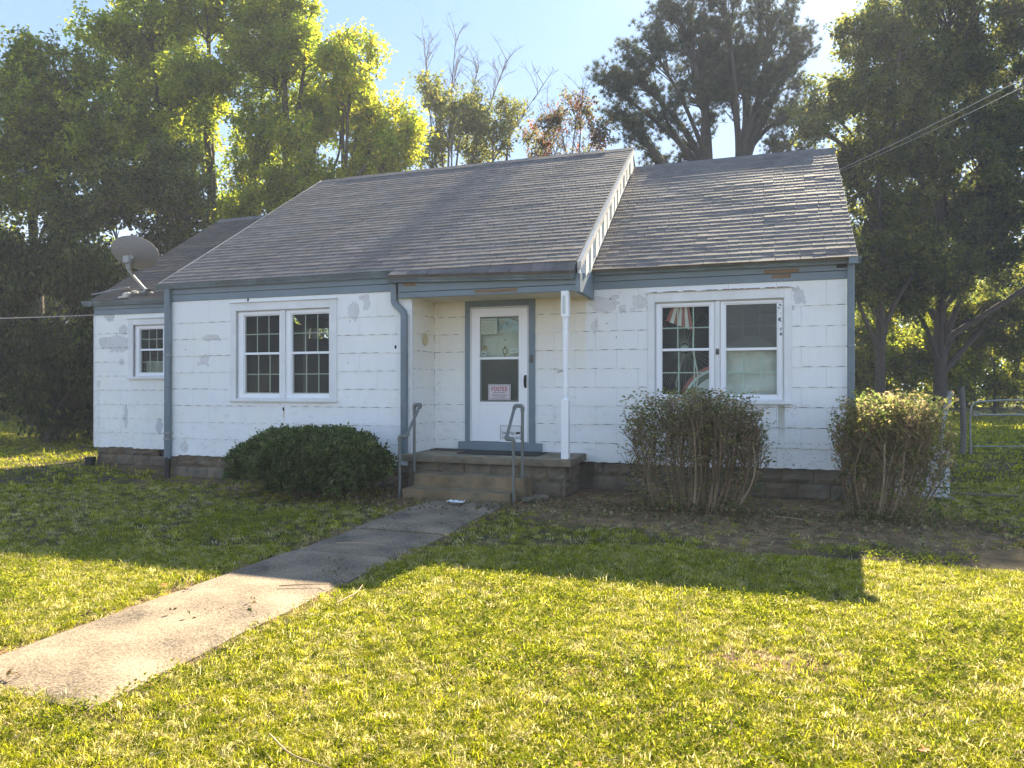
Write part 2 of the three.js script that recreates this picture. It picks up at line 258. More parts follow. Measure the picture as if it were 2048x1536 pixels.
function siding(parent, P, x0, x1, rows, holes, sk, off, seed) { // rows: [y0, y1] bottom up
  const r = RNG(seed);
  rows.forEach(([y0, y1], k) => {
    const o = off + (k % 2) * WID / 2, jit = 0.004;
    for (let i = Math.floor((x0 - o) / WID); o + i * WID < x1; i++) {
      const a = Math.max(x0, o + i * WID + 0.0011), b = Math.min(x1, o + (i + 1) * WID - 0.0011); if (b - a < 0.02) continue;
      const dy = (r() - 0.5) * 2 * jit - (k === 0 && r() < 0.25 ? 0.02 : 0), li = 0.011 + 0.005 * r();
      for (const [p, q, u, v] of cutRects([a, b, y0, y1], holes)) part('siding_shingle', shinglePiece(P, p, q, u === y0 ? u + dy : u, v - (v === y1 ? 0.0018 : 0), sk, u === y0, li, (k % 3) * 0.07), sk.m, parent);
    }
  });
}
const rowsFrom = (b0, step, first, top) => { const out = [[b0, first]]; for (let y = first; y < top - 0.02; y += step) out.push([y, Math.min(top, y + step)]); if (out.at(-1)[1] - out.at(-1)[0] < 0.1) { out.pop(); out.at(-1)[1] = top; } return out; };
// window / door rectangles [x0,x1,y0,y1] covered by casings
const winL = { x0: -7.82, x1: -5.88, y0: 1.255, y1: 2.81 }, winR = { x0: -1.356, x1: 0.53, y0: 1.255, y1: 2.80 }, winW = { x0: -11.13, x1: -10.12, y0: 1.63, y1: 2.76 };
const H = (w, e = 0.012) => [w.x0 + e, w.x1 - e, w.y0 + e, w.y1 - e];
const wallL = part('wall', wallGeo(-9.05, -4.655, 0.38, 3.2, W1, [[-7.718, -6.003, 1.3, 2.685]]), innerMat, house);
const wallR = part('wall', wallGeo(-4.655, 1.19, 0.42, 3.2, W2, [[-1.262, 0.434, 1.3, 2.672], [-4.04, -3.1, 0.62, 2.7]]), innerMat, house);
const wallW = part('wall', wallGeo(-11.975, -9.05, 0.36, 3.2, W0, [[-11.013, -10.253, 1.66, 2.645]]), innerMat, house);
const wallS = part('wall', [bx(-4.76, -4.656, 0.3, 3.0, W2, W1 - 0.12, 0)], innerMat, house);
function wallGeo(x0, x1, y0, y1, z, holes) { const dp = (z * 1e4 % 10 + 10) % 10 > 1 ? 0.001 : 0.12; if (dp < 0.01) z -= 0.12;
  const s = new THREE.Shape([[x0, y0], [x1, y0], [x1, y1], [x0, y1]].map((p) => new THREE.Vector2(...p)));
  for (const [a, b, c, d] of holes) s.holes.push(new THREE.Path([[a, c], [a, d], [b, d], [b, c]].map((p) => new THREE.Vector2(...p))));
  const g = new THREE.ExtrudeGeometry(s, { depth: dp, bevelEnabled: false }); g.translate(0, 0, z - dp); return uvw(g);
}
const felt = M({ color: rgb(0.16, 0.16, 0.165), roughness: 1 });
part('felt', wallGeo(-9.05, -4.655, 0.385, 2.88, W1 + 0.1212, [[-7.718, -6.003, 1.3, 2.685]]).translate(0, 0, 0).scale(1, 1, 1), felt, wallL); part('felt', wallGeo(-4.655, 1.19, 0.425, 2.88, W2 + 0.1212, [[-1.262, 0.434, 1.3, 2.672], [-4.04, -3.1, 0.62, 2.7]]), felt, wallR); part('felt', wallGeo(-11.975, -9.05, 0.365, 2.86, W0 + 0.1212, [[-11.013, -10.253, 1.66, 2.645]]), felt, wallW);
siding(wallL, (x, y, o) => [x, y, W1 + o], -9.04, -4.657, rowsFrom(0.37, 0.2686, 0.645, 2.885), [H(winL)], skin1, -8.86, 1);
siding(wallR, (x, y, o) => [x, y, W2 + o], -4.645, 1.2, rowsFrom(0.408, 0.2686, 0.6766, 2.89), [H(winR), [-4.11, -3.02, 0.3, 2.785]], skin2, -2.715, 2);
siding(wallW, (x, y, o) => [x, y, W0 + o], -11.985, -9.05, rowsFrom(0.345, 0.269, 0.614, 2.86), [H(winW)], skin0, -11.63, 3);
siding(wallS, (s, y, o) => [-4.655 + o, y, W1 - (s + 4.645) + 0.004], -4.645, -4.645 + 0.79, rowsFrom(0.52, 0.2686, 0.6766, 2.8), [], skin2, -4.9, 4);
part('corner_trim', [bx(-4.675, -4.634, 0.5, 2.86, W1 - 0.03, W1 + 0.014)], whiteTrim, house);
part('corner_trim', [bx(-12.0, -11.965, 0.35, 2.86, W0 - 0.05, W0 + 0.016)], whiteTrim, house);
// hidden sides and back so that the house is closed
part('side_wall', [bx(1.07, 1.19, 0, 3.2, -7.4, W2 - 0.12, 0), bx(-11.975, -11.855, 0, 3.2, -6.9, W0 - 0.12, 0), bx(-9.05, -8.93, 0, 3.3, W0, W1 - 0.12, 0), bx(-9.05, -2.2, 0, 3.64, -7.4, -7.28, 0), bx(-2.2, 1.19, 0, 3.15, -7.4, -7.28, 0), bx(-11.975, -9.05, 0, 2.85, -7.4, -7.28, 0), bx(-11.85, 1.05, 0.45, 0.5, -7.2, -0.7, 0)], innerMat, house);

// foundation blocks
function blockGeo(x0, x1, y0, y1, z, depth, seed, axis) { // rock-faced block
  const q = new Quads(), N = 5, K = 4, r = RNG(seed), hgt = []; for (let i = 0; i <= N; i++) { hgt.push([]); for (let j = 0; j <= K; j++) hgt[i].push((i === 0 || j === 0 || i === N || j === K) ? 0 : 0.012 + 0.03 * r()); }
  const at = (i, j) => { const x = lerp(x0, x1, i / N), y = lerp(y0, y1, j / K), o = hgt[i][j]; return axis ? [z + o, y, -x] : [x, y, z + o]; }, f = (v) => [v[0] + v[2], v[1]];
  for (let i = 0; i < N; i++) for (let j = 0; j < K; j++) q.quad(at(i, j), at(i + 1, j), at(i + 1, j + 1), at(i, j + 1), f);
  const bk = (v) => axis ? [z - depth, v[1], v[2]] : [v[0], v[1], z - depth];
  for (let i = 0; i < N; i++) { q.quad(bk(at(i, 0)), bk(at(i + 1, 0)), at(i + 1, 0), at(i, 0), f); q.quad(at(i, K), at(i + 1, K), bk(at(i + 1, K)), bk(at(i, K)), f); }
  q.quad(bk(at(0, 0)), at(0, 0), at(0, K), bk(at(0, K)), f); q.quad(at(N, 0), bk(at(N, 0)), bk(at(N, K)), at(N, K), f);
  return q.build();
}
const foundation = part('foundation', [bx(-9.05, -4.66, -0.3, 0.4, 0.5, W1 - 0.045, 0), bx(-4.66, 1.19, -0.3, 0.44, -0.3, W2 - 0.045, 0), bx(-11.95, -10.46, -0.3, 0.38, -0.7, W0 - 0.05, 0), bx(-10.46, -9.05, -0.3, 0.19, -0.7, W0 - 0.05, 0)], M({ color: rgb(0.2, 0.18, 0.15), map: porchTex, roughness: 1 }), house);
function course(x0, x1, y0, y1, z, off, seed, skip) { const r = RNG(seed); for (let x = x0 + off - 0.4; x < x1; x += 0.4) { const a = Math.max(x0, x + 0.006), b = Math.min(x1, x + 0.394); if (b - a < 0.03 || (skip && a > skip[0] - 0.05 && b < skip[1] + 0.05)) continue; part('block', blockGeo(a, b, y0 + 0.005, y1 - 0.005, z - 0.035, 0.02, (seed * 131 + x * 100) | 0), blockMats[r() * 4 | 0], foundation); } }
course(-9.03, -4.68, 0.19, 0.385, W1, 0.1, 5); course(-9.03, -4.68, -0.03, 0.19, W1, 0.3, 6);
course(-2.15, 1.17, 0.21, 0.43, W2, 0.15, 7); course(-2.15, 1.17, -0.03, 0.21, W2, 0.35, 8);
course(-11.93, -9.06, 0.195, 0.36, W0, 0.25, 9, [-10.47, -9.9]); course(-11.93, -9.06, -0.03, 0.195, W0, 0.05, 10);
part('crawlspace_vent', [bx(-10.46, -9.1, 0.2, 0.345, W0 - 0.12, W0 - 0.09, 0)], darkMat, house);

// frieze boards and gutters
const frieze = (a, b, z, y0, y1) => { const m = (y0 + y1) / 2; part('frieze_board', [bx(a, b, y0, m - 0.003, z - 0.02, z + 0.022)], blueTrim, house); part('frieze_board', [bx(a, b, m + 0.003, y1, z - 0.02, z + 0.032)], blueTrim, house); };
frieze(-9.06, -4.9, W1, 2.885, 3.1); frieze(-2.2, 1.2, W2, 2.89, 3.1); frieze(-11.98, -9.06, W0, 2.86, 3.06);
part('eave_soffit', [bx(-9.06, -4.9, 3.08, 3.098, W1 - 0.1, W1 + 0.08, 0), bx(-2.2, 1.2, 3.08, 3.098, W2 - 0.1, W2 + 0.08, 0), bx(-11.98, -9.06, 3.04, 3.058, W0 - 0.1, W0 + 0.08, 0)], blueTrim, house);
part('peeled_board', [bx(0.18, 0.62, 3.0, 3.05, W2 + 0.022, W2 + 0.0335, 0.001), bx(0.28, 0.52, 2.93, 2.985, W2 + 0.012, W2 + 0.0235, 0.001)], bareWood, house);
function gutter(x0, x1, z, y, dy0 = 0, dy1 = 0) { // ogee profile, bottom y, back at z
  const prof = [[z, y], [z + 0.062, y], [z + 0.07, y + 0.02], [z + 0.094, y + 0.045], [z + 0.1, y + 0.066], [z + 0.108, y + 0.07], [z + 0.108, y + 0.084], [z + 0.1, y + 0.084], [z + 0.094, y + 0.074], [z + 0.086, y + 0.05], [z + 0.06, y + 0.012], [z + 0.008, y + 0.012], [z + 0.006, y + 0.084], [z, y + 0.084]];
  return part('gutter', [prismX(prof, x0, x1, dy0, dy1), prismX([[z, y], [z + 0.07, y + 0.01], [z + 0.1, y + 0.08], [z, y + 0.08]], x0, x0 + 0.004, dy0, dy0), prismX([[z, y], [z + 0.07, y + 0.01], [z + 0.1, y + 0.08], [z, y + 0.08]], x1 - 0.004, x1, dy1, dy1)], blueMetal, house);
}
gutter(-9.24, -4.86, W1 + 0.036, 3.09, -0.006, 0.008); gutter(-2.1, 1.35, W2 + 0.036, 3.075, 0.01, -0.004); gutter(-12.17, -9.07, W0 + 0.036, 3.03, 0.006, 0);
gutter(-4.93, -2.19, 0.93, 2.985, 0, -0.075);
// porch beam, end return and ceiling
part('porch_beam', [bx(-4.8, -2.19, 2.765, 2.845, 0.86, 0.9), bx(-4.8, -2.19, 2.85, 2.99, 0.86, 0.915), bx(-4.8, -2.19, 2.79, 3.12, 0.78, 0.86), bx(-4.9, -2.2, 2.99, 3.1, 0.86, 0.925, 0)], blueTrim, house);
part('rotten_beam_edge', [bx(-3.62, -3.0, 2.79, 2.835, 0.9, 0.9045, 0.001), bx(-4.72, -4.52, 2.93, 2.975, 0.915, 0.9195, 0.001), bx(-3.3, -2.5, 2.945, 2.98, 0.915, 0.919, 0.001)], bareWood, house);
part('porch_ceiling', [bx(-4.66, -2.2, 2.79, 2.81, 0.002, 0.78, 0)], M({ color: rgb(0.75, 0.68, 0.52), map: grainTex }), house);
part('beam_end', [prismX([[0.92, 2.75], [0.92, 2.99], [0.1, 3.12], [0.012, 3.12], [0.012, 2.75]], -2.187, -2.12)], blueTrim, house);

// roofs: deck and overlapping asphalt tabs
const bil = (c, u, t) => c.eL.clone().lerp(c.eR, u).lerp(c.rL.clone().lerp(c.rR, u), t);
const roofSpec = {
  main: { eL: V(-9.16, 3.165, W1 + 0.13), eR: V(-2.17, 3.165, W1 + 0.13), rL: V(-9.1, 6.1, RZ), rR: V(-2.14, 6.1, RZ), lift: 0.0075, curl: 0.0015, seed: 1 },
  porch: { eL: V(-4.9, 3.068, 1.07), eR: V(-2.17, 3.0, 1.07), rL: V(-4.9, 3.171, 0.915), rR: V(-2.17, 3.171, 0.915), lift: 0.006, curl: 0.006, seed: 4 },
  right: { eL: V(-2.12, 3.145, W2 + 0.2), eR: V(1.3, 3.145, W2 + 0.2), rL: V(-2.1, 5.715, RZ), rR: V(1.43, 5.715, RZ), lift: 0.0058, curl: 0.002, seed: 2 },
  wing: { eL: V(-11.95, 3.12, W0 + 0.14), eR: V(-9.0, 3.12, W0 + 0.14), rL: V(-11.9, 5.43, RZ), rR: V(-9.0, 5.43, RZ), lift: 0.0075, curl: 0.003, seed: 3 },
};
const tabs = [], roofs = {};
for (const [k, c] of Object.entries(roofSpec)) {
  const n = c.eR.clone().sub(c.eL).cross(c.rL.clone().sub(c.eL)).normalize();
  if (n.y < 0) n.negate();
  const q = new Quads(), dn = (p, d) => p.clone().addScaledVector(n, -d).toArray(), f = (v) => [v[0], v[2]];
  const [a, b, d, e] = [c.eL, c.eR, c.rR, c.rL];
  q.quad(dn(a, 0.004), dn(b, 0.004), dn(d, 0.004), dn(e, 0.004), f); q.quad(dn(a, 0.03), dn(e, 0.03), dn(d, 0.03), dn(b, 0.03), f);
  for (const [s, t] of [[a, b], [b, d], [d, e], [e, a]]) q.quad(dn(s, 0.03), dn(t, 0.03), dn(t, 0.004), dn(s, 0.004), f);
  // back slope, mirrored about the ridge
  const mir = (p) => V(p.x, p.y, 2 * RZ - p.z), mb = [mir(a), mir(b)];
  if (k !== 'porch') q.quad(e.toArray(), d.toArray(), mb[1].toArray(), mb[0].toArray(), f);
  roofs[k] = part('roof', q.build(), roofMats[1], house);
  const r = RNG(40 + c.seed), L = a.distanceTo(e), rows = Math.round(L / 0.14), wid = 0.3048, wTop = b.distanceTo(a);
  for (let i = 0; i < rows; i++) {
    const rowLift = c.lift * (0.88 + 0.24 * r()), off = (i % 2) * 0.5 + (r() - 0.5) * 0.06, nt = Math.ceil(wTop / wid) + 1;
    for (let j = 0; j < nt; j++) {
      const u0 = clamp((j - off) * wid / wTop + 0.004 / wTop), u1 = clamp((j + 1 - off) * wid / wTop - 0.004 / wTop); if (u1 - u0 < 0.04 / wTop) continue;
      const t0 = i / rows - 0.004 + 0.003 * (r() - 0.5), t1 = Math.min(1, (i + 1.35) / rows);
      const lf = rowLift + c.curl * Math.pow(fbm(j * 0.6 + 3, i * 0.45, 60 + c.seed, 2), 2) * 1.6, la = lf + 0.0009 * r(), lb = lf + 0.0009 * r();
      const P = (u, t, o) => { const p = bil(c, u, t); p.addScaledVector(n, o); p.y -= 0.004 * Math.sin(u * 9 + t * 5 + c.seed) * (1 - Math.abs(2 * t - 1)); return p.toArray(); };
      const uvf = (v) => [v[0] + i * 0.37, v[1] * 1.2 + v[2] + j * 0.11];
      const A = P(u0, t0, la), B = P(u1, t0, lb), um = (u0 + u1) / 2, Mm = P(um, t0, (la + lb) / 2 + 0.0008 * (r() - 0.6)), C = P(u1, t1, 0.0015), D = P(u0, t1, 0.0015), Tm = P(um, t1, 0.0015);
      const T = 0.006, A0 = P(u0, t0, la - T), B0 = P(u1, t0, lb - T), M0 = P(um, t0, (la + lb) / 2 - T);
      const g = new Quads().quad(A, Mm, Tm, D, uvf).quad(Mm, B, C, Tm, uvf).quad(A0, M0, Mm, A, uvf).quad(M0, B0, B, Mm, uvf).quad(A0, A, D, D, uvf).quad(B, B0, C, C, uvf).build();
      tabs.push({ k, g, m: r() * 4 | 0, d: V(...A).distanceTo(camera.position) });
    }
  }
}
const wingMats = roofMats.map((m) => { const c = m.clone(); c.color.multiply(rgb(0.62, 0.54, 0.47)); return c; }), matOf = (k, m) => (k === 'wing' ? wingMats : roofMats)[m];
tabs.sort((a, b) => a.d - b.d);
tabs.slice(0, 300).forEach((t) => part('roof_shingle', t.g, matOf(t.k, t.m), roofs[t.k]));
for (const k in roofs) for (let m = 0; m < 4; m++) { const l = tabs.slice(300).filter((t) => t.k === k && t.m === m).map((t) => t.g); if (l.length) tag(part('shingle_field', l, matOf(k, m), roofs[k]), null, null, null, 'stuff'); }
part('drip_edge', [tube([roofSpec.main.eL.clone().add(V(-0.012, 0, 0)), roofSpec.main.rL.clone().add(V(-0.012, 0.004, 0))], 0.012, 4, 0)], M({ color: rgb(0.42, 0.4, 0.38), roughness: 0.5 }), house);
// ridge vents and ridge caps
const C0 = 0.014; const cap = (x0, x1, y, h, w, s) => prismX([[RZ + w, y - w * s + h * 0.4], [RZ + w, y - w * s + h], [RZ, y + h + 0.006], [RZ - w, y - w * s + h], [RZ - w, y - w * s + h * 0.4], [RZ, y + h * 0.4]], x0, x1);
part('ridge_vent', [cap(-8.55, -2.62, 6.1, 0.016, 0.16, 0.63)], roofMats[0], house); part('ridge_cap', [cap(-9.03, -8.55, 6.1, 0.008, 0.14, 0.63), cap(-2.62, -2.12, 6.1, 0.008, 0.14, 0.63)], roofMats[2], house);
part('ridge_vent', [cap(-1.72, 1.08, 5.715, 0.016, 0.16, 0.68)], roofMats[0], house); part('ridge_cap', [cap(1.08, 1.44, 5.715, 0.008, 0.14, 0.68), cap(-2.1, -1.72, 5.715, 0.008, 0.14, 0.68)], roofMats[2], house);
part('ridge_vent', [cap(-11.5, -9.02, 5.43, 0.016, 0.15, 0.66)], roofMats[0], house); part('ridge_cap', [cap(-11.85, -11.5, 5.43, 0.008, 0.14, 0.66)], roofMats[2], house);
// gable walls under the roof ends; the strip between the two roofs is seen
const roofY = (c, z) => lerp(c.eL.y, c.rL.y, (z - c.eL.z) / (c.rL.z - c.eL.z));
const R1 = roofSpec.main, R2 = roofSpec.right, R0 = roofSpec.wing;
part('gable_wall', [prismX([[W2, 3.0], [R2.eL.z - 0.05, roofY(R2, R2.eL.z - 0.05) - 0.035], [RZ, 5.67], [-7.3, 3.0]], 1.07, 1.19), prismX([[W0, 3.0], [W0, roofY(R0, W0) - 0.04], [RZ, 5.36], [-6.9, 3.0]], -11.96, -11.85), prismX([[W1, 3.0], [W1, roofY(R1, W1) - 0.04], [RZ, 6.05], [-7.3, 3.0]], -9.05, -8.95), prismX([[W1, 3.0], [W1, roofY(R1, W1) - 0.04], [RZ, 6.05], [-7.3, 3.0]], -2.24, -2.15)], innerMat, house);
{
  const g = part('gable_strip', [prismX([[0.9, 2.99], [0.9, roofY(R1, 0.9) - 0.03], [RZ, 6.07], [RZ, 5.6], [0.0, 3.0]], -2.16, -2.128)], whiteTrim, house);
  const sl = (R1.rL.y - R1.eL.y) / (R1.eL.z - R1.rL.z);
  part('rake_board', [prismX([[0.93, roofY(R1, 0.93) - 0.115], [0.93, roofY(R1, 0.93) - 0.012], [RZ, 6.085], [RZ, 5.985]], -2.16, -2.105)], M({ color: rgb(0.66, 0.62, 0.58), map: streakTex, roughness: 0.7 }), house);
  const r = RNG(77);
  for (let i = 0; i < 13; i++) { // ragged white shingles running up the gable strip
    const z1 = 0.62 - i * 0.315, z0 = z1 - 0.335, yt = (z) => roofY(R1, z) - 0.11, yb = (z) => Math.max(roofY(R2, z) + 0.02 + 0.07 * r(), 3.0), o = 0.016 + 0.02 * r();
    const q = new Quads(), f = (v) => [0.3 + 0.1 * v[2], v[1] * 0.2];
    const A = [-2.126 + o, yb(z1), z1], B = [-2.124, yb(z0), z0], C = [-2.124, yt(z0), z0], D = [-2.126 + o, yt(z1), z1];
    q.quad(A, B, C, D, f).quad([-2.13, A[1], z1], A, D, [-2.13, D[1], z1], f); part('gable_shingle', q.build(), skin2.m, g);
  }
  part('rake_edge', [prismX([[R2.eL.z + 0.0, roofY(R2, R2.eL.z) - 0.09], [R2.eL.z, roofY(R2, R2.eL.z) - 0.005], [RZ, 5.69], [RZ, 5.6]], 1.2, 1.3)], blueTrim, house);
  part('rake_edge', [prismX([[R0.eL.z + 0.0, roofY(R0, R0.eL.z) - 0.09], [R0.eL.z, roofY(R0, R0.eL.z) - 0.005], [RZ, 5.39], [RZ, 5.3]], -11.98, -11.93)], blueTrim, house);
}
// downspouts
function spout(pts, z, w, d) { const g = []; for (let i = 0; i < pts.length - 1; i++) { const a = V(...pts[i]), b = V(...pts[i + 1]), dir = b.clone().sub(a), L = dir.length(); const box = new RoundedBoxGeometry(w, L + (i ? 0.02 : 0), d, 2, 0.014); box.rotateZ(Math.atan2(-dir.x, dir.y)); box.translate((a.x + b.x) / 2, (a.y + b.y) / 2, z); g.push(uvw(box)); for (const s of [-1, 0, 1]) if (L > 0.6) { const rb = new RoundedBoxGeometry(0.012, L - 0.06, 0.008, 1, 0.003); rb.translate((a.x + b.x) / 2 + s * w * 0.28, (a.y + b.y) / 2, z + d / 2); g.push(uvw(rb)); } } return g; }
function drain(x, z, top, parent) { const g = []; for (let y = -0.02; y < top; y += 0.022) { const c = new THREE.CylinderGeometry(0.052, 0.052, 0.012, 14); c.translate(x, y, z); g.push(uvw(c.toNonIndexed())); } const c = new THREE.CylinderGeometry(0.044, 0.044, top + 0.05, 14); c.translate(x, top / 2 - 0.02, z); g.push(uvw(c.toNonIndexed())); part('drain_pipe', g, blackPlastic, parent); }
const ds1 = part('downspout', spout([[-9.035, 3.09, 0], [-9.035, 0.3, 0]], W1 + 0.06, 0.1, 0.075), blueMetal, house);
drain(-9.03, W1 + 0.07, 0.33, ds1); for (const y of [2.0, 0.72, 0.62]) part('strap', [bx(-9.092, -8.978, y, y + 0.025, W1 + 0.015, W1 + 0.105)], galvanised, ds1);
const ds3 = part('downspout', spout([[1.235, 3.08, 0], [1.235, 0.2, 0]], W2 + 0.055, 0.085, 0.075), blueMetal, house); drain(1.235, W2 + 0.06, 0.23, ds3); part('strap', [bx(1.185, 1.285, 2.0, 2.025, W2 + 0.012, W2 + 0.1)], blueMetal, ds3);
{ const pts = [[-4.895, 2.99, 0], [-4.895, 2.76, 0]]; for (let i = 1; i < 9; i++) { const t = i / 9; pts.push([lerp(-4.895, -4.735, sstep(0, 1, t)), lerp(2.74, 2.53, t), 0]); } pts.push([-4.735, 2.5, 0], [-4.735, 0.53, 0]); part('downspout', spout(pts, W1 + 0.062, 0.09, 0.075), blueMetal, house); }

// windows
function makeWindow(z, w, openings, headOn, sashes, muntins, opt = {}) {
  const g = sub('window', house);
  const cz0 = z - 0.01, cz1 = z + 0.03, c0 = openings.x0, c1 = openings.x1, top = openings.y1, bot = openings.y0;
  part('casing', [bx(w.x0, c0, w.y0 + 0.045, w.y1, cz0, cz1), bx(c1, w.x1, w.y0 + 0.045, w.y1, cz0, cz1), bx(c0, c1, top, w.y1, cz0, cz1)], whiteTrim, g);
  part('drip_cap', [bx(w.x0 - 0.012, w.x1 + 0.012, w.y1, w.y1 + 0.016, cz0, z + 0.055)], opt.cap || whiteTrim, g);
  part('sill', [bx(w.x0 - 0.01, w.x1 + 0.01, w.y0, w.y0 + 0.046, z - 0.02, z + 0.06)], whiteTrim, g);
  part('jamb', [bx(c0, c0 + 0.012, bot, top, z - 0.11, z - 0.012, 0), bx(c1 - 0.012, c1, bot, top, z - 0.11, z - 0.012, 0), bx(c0 + 0.012, c1 - 0.012, top - 0.012, top, z - 0.11, z - 0.012, 0), bx(c0 + 0.012, c1 - 0.012, bot, bot + 0.012, z - 0.11, z - 0.012, 0)], whiteTrim, g);
  if (openings.mull) part('mullion', [bx(openings.mull[0], openings.mull[1], bot + 0.014, top - 0.014, z - 0.1, z + 0.012)], whiteTrim, g);
  sashes.forEach((s) => {
    const fz0 = z - 0.075, fz1 = z - 0.015, mid = s.mid, e = s.e ?? 0.045;
    part('window_frame', [bx(s.x0, s.gx0 - e * 0.4, s.y0, s.y1, fz0, fz1), bx(s.gx1 + e * 0.4, s.x1, s.y0, s.y1, fz0, fz1), bx(s.gx0 - e * 0.4, s.gx1 + e * 0.4, s.gy1 + e * 0.4, s.y1, fz0, fz1), bx(s.gx0 - e * 0.4, s.gx1 + e * 0.4, s.y0, s.gy0 - e * 0.4, fz0, fz1)], vinyl, g);
    part('sash', [bx(s.gx0 - e * 0.39, s.gx0, s.gy0 - 0.015, s.gy1 + 0.015, fz0 + 0.004, fz1 - 0.012), bx(s.gx1, s.gx1 + e * 0.39, s.gy0 - 0.015, s.gy1 + 0.015, fz0 + 0.004, fz1 - 0.012), bx(s.gx0, s.gx1, s.gy1, s.gy1 + e * 0.39, fz0 + 0.004, fz1 - 0.012), bx(s.gx0, s.gx1, s.gy0 - e * 0.39, s.gy0, fz0 + 0.004, fz1 - 0.012)], vinyl, g);
    part('meeting_rail', [bx(s.gx0 + 0.001, s.gx1 - 0.001, mid - 0.018, mid + 0.018, fz0 + 0.006, fz1 - 0.008)], opt.rail || vinyl, g);
    if (s.trim !== false) part('screen_track', [bx(s.gx0, s.gx0 + 0.018, s.gy0, mid - 0.018, fz0 + 0.012, fz1 - 0.02, 0), bx(s.gx0 + 0.018, s.gx1, s.gy0, s.gy0 + 0.018, fz0 + 0.012, fz1 - 0.02, 0)], muntinMat, g);
    for (const [b, t, sh] of [[mid + 0.018, s.gy1, 0], [s.gy0, mid - 0.018, 0.012]]) {
      part('pane', [bx(s.gx0, s.gx1, b, t, fz0 + 0.022 - sh, fz0 + 0.026 - sh, 0)], glass, g);
      if (muntins) { const mz = fz0 + 0.0165 - sh; for (const q of [1, 2]) { const x = lerp(s.gx0 + sh, s.gx1 + sh, q / 3); part('muntin', [bx(x - 0.008, x + 0.008, b, t, mz - 0.006, mz, 0)], opt.muntin || muntinMat, g); } part('muntin', [bx(s.gx0, s.gx1, (b + t) / 2 - 0.008, (b + t) / 2 + 0.008, mz - 0.0068, mz - 0.0008, 0)], opt.muntin || muntinMat, g); }
    }
  });
  return g;
}
makeWindow(W1, winL, { x0: -7.718, x1: -6.003, y0: 1.3, y1: 2.685, mull: [-6.892, -6.809] }, 0, [
  { x0: -7.7, x1: -6.895, y0: 1.315, y1: 2.67, gx0: -7.589, gx1: -6.94, gy0: 1.378, gy1: 2.603, mid: 2.01 }, { x0: -6.806, x1: -6.02, y0: 1.315, y1: 2.67, gx0: -6.705, gx1: -6.048, gy0: 1.378, gy1: 2.603, mid: 2.01 }], true);
makeWindow(W0, winW, { x0: -11.013, x1: -10.25, y0: 1.675, y1: 2.645 }, 0, [{ x0: -10.995, x1: -10.262, y0: 1.69, y1: 2.63, gx0: -10.893, gx1: -10.35, gy0: 1.742, gy1: 2.563, mid: 2.18 }], true);
const rw = makeWindow(W2, winR, { x0: -1.262, x1: 0.434, y0: 1.3, y1: 2.672, mull: [-0.448, -0.383] }, 0, [
  { x0: -1.245, x1: -0.452, y0: 1.315, y1: 2.655, gx0: -1.162, gx1: -0.529, gy0: 1.385, gy1: 2.598, mid: 2.005, trim: false }, { x0: -0.379, x1: 0.42, y0: 1.315, y1: 2.655, gx0: -0.302, gx1: 0.345, gy0: 1.385, gy1: 2.605, mid: 2.0, trim: false }], true, { muntin: M({ color: rgb(0.62, 0.68, 0.6), roughness: 0.5 }) });
part('insect_screen', [bx(-0.3, 0.343, 2.02, 2.603, W2 - 0.034, W2 - 0.033, 0)], new THREE.MeshStandardMaterial({ color: rgb(0.16, 0.165, 0.15), roughness: 0.9, transparent: true, opacity: 0.5 }), rw);
part('latch', [bx(-0.438, -0.393, 1.93, 2.01, W2 + 0.012, W2 + 0.022, 0.004), new THREE.TorusGeometry(0.014, 0.006, 6, 12).translate(-0.4155, 1.955, W2 + 0.026)], M({ color: rgb(0.12, 0.12, 0.1), roughness: 0.5, metalness: 0.6 }), rw);
{ // flaked black spots on the right window's casing
  const r = RNG(5), g = []; for (const [x, y, s] of [[0.392, 2.58, 0.02], [0.375, 2.54, 0.022], [0.395, 2.47, 0.009], [0.382, 2.38, 0.03], [0.4, 2.26, 0.026], [0.398, 2.19, 0.024]]) for (let i = 0; i < 5; i++) { const a = s * (0.3 + 0.5 * r()), px = x + (r() - 0.5) * s, py = y + (r() - 0.5) * s * 1.5; g.push(bx(px - a / 2, px + a / 2, py - a / 2, py + a / 2, W2 - 0.016, W2 - 0.0145 + 0.001 * r(), 0)); }
  part('flaked_paint_spot', g, M({ color: rgb(0.07, 0.075, 0.05), roughness: 1 }), rw);
  const f = []; for (let i = 0; i < 70; i++) { const x = lerp(-1.3, 0.5, Math.pow(r(), 0.6)), w = 0.01 + 0.04 * r(); f.push(bx(x - w, x + w, winR.y1 + 0.003, winR.y1 + 0.012 * (0.4 + r()), W2 + 0.055, W2 + 0.056 + 0.002 * r(), 0)); }
  part('flaked_paint_spot', f, bareWood, rw);
}
// blinds behind the right sash, café curtain in the wing window
{ const g = []; for (let y = 2.03; y < 2.62; y += 0.024) { const b = bx(-0.31, 0.36, y, y + 0.003, W2 - 0.17, W2 - 0.147, 0); g.push(b); } tag(part('blind_slat', g, M({ color: rgb(0.5, 0.5, 0.45) }), rw), null, null, null, 'stuff'); }

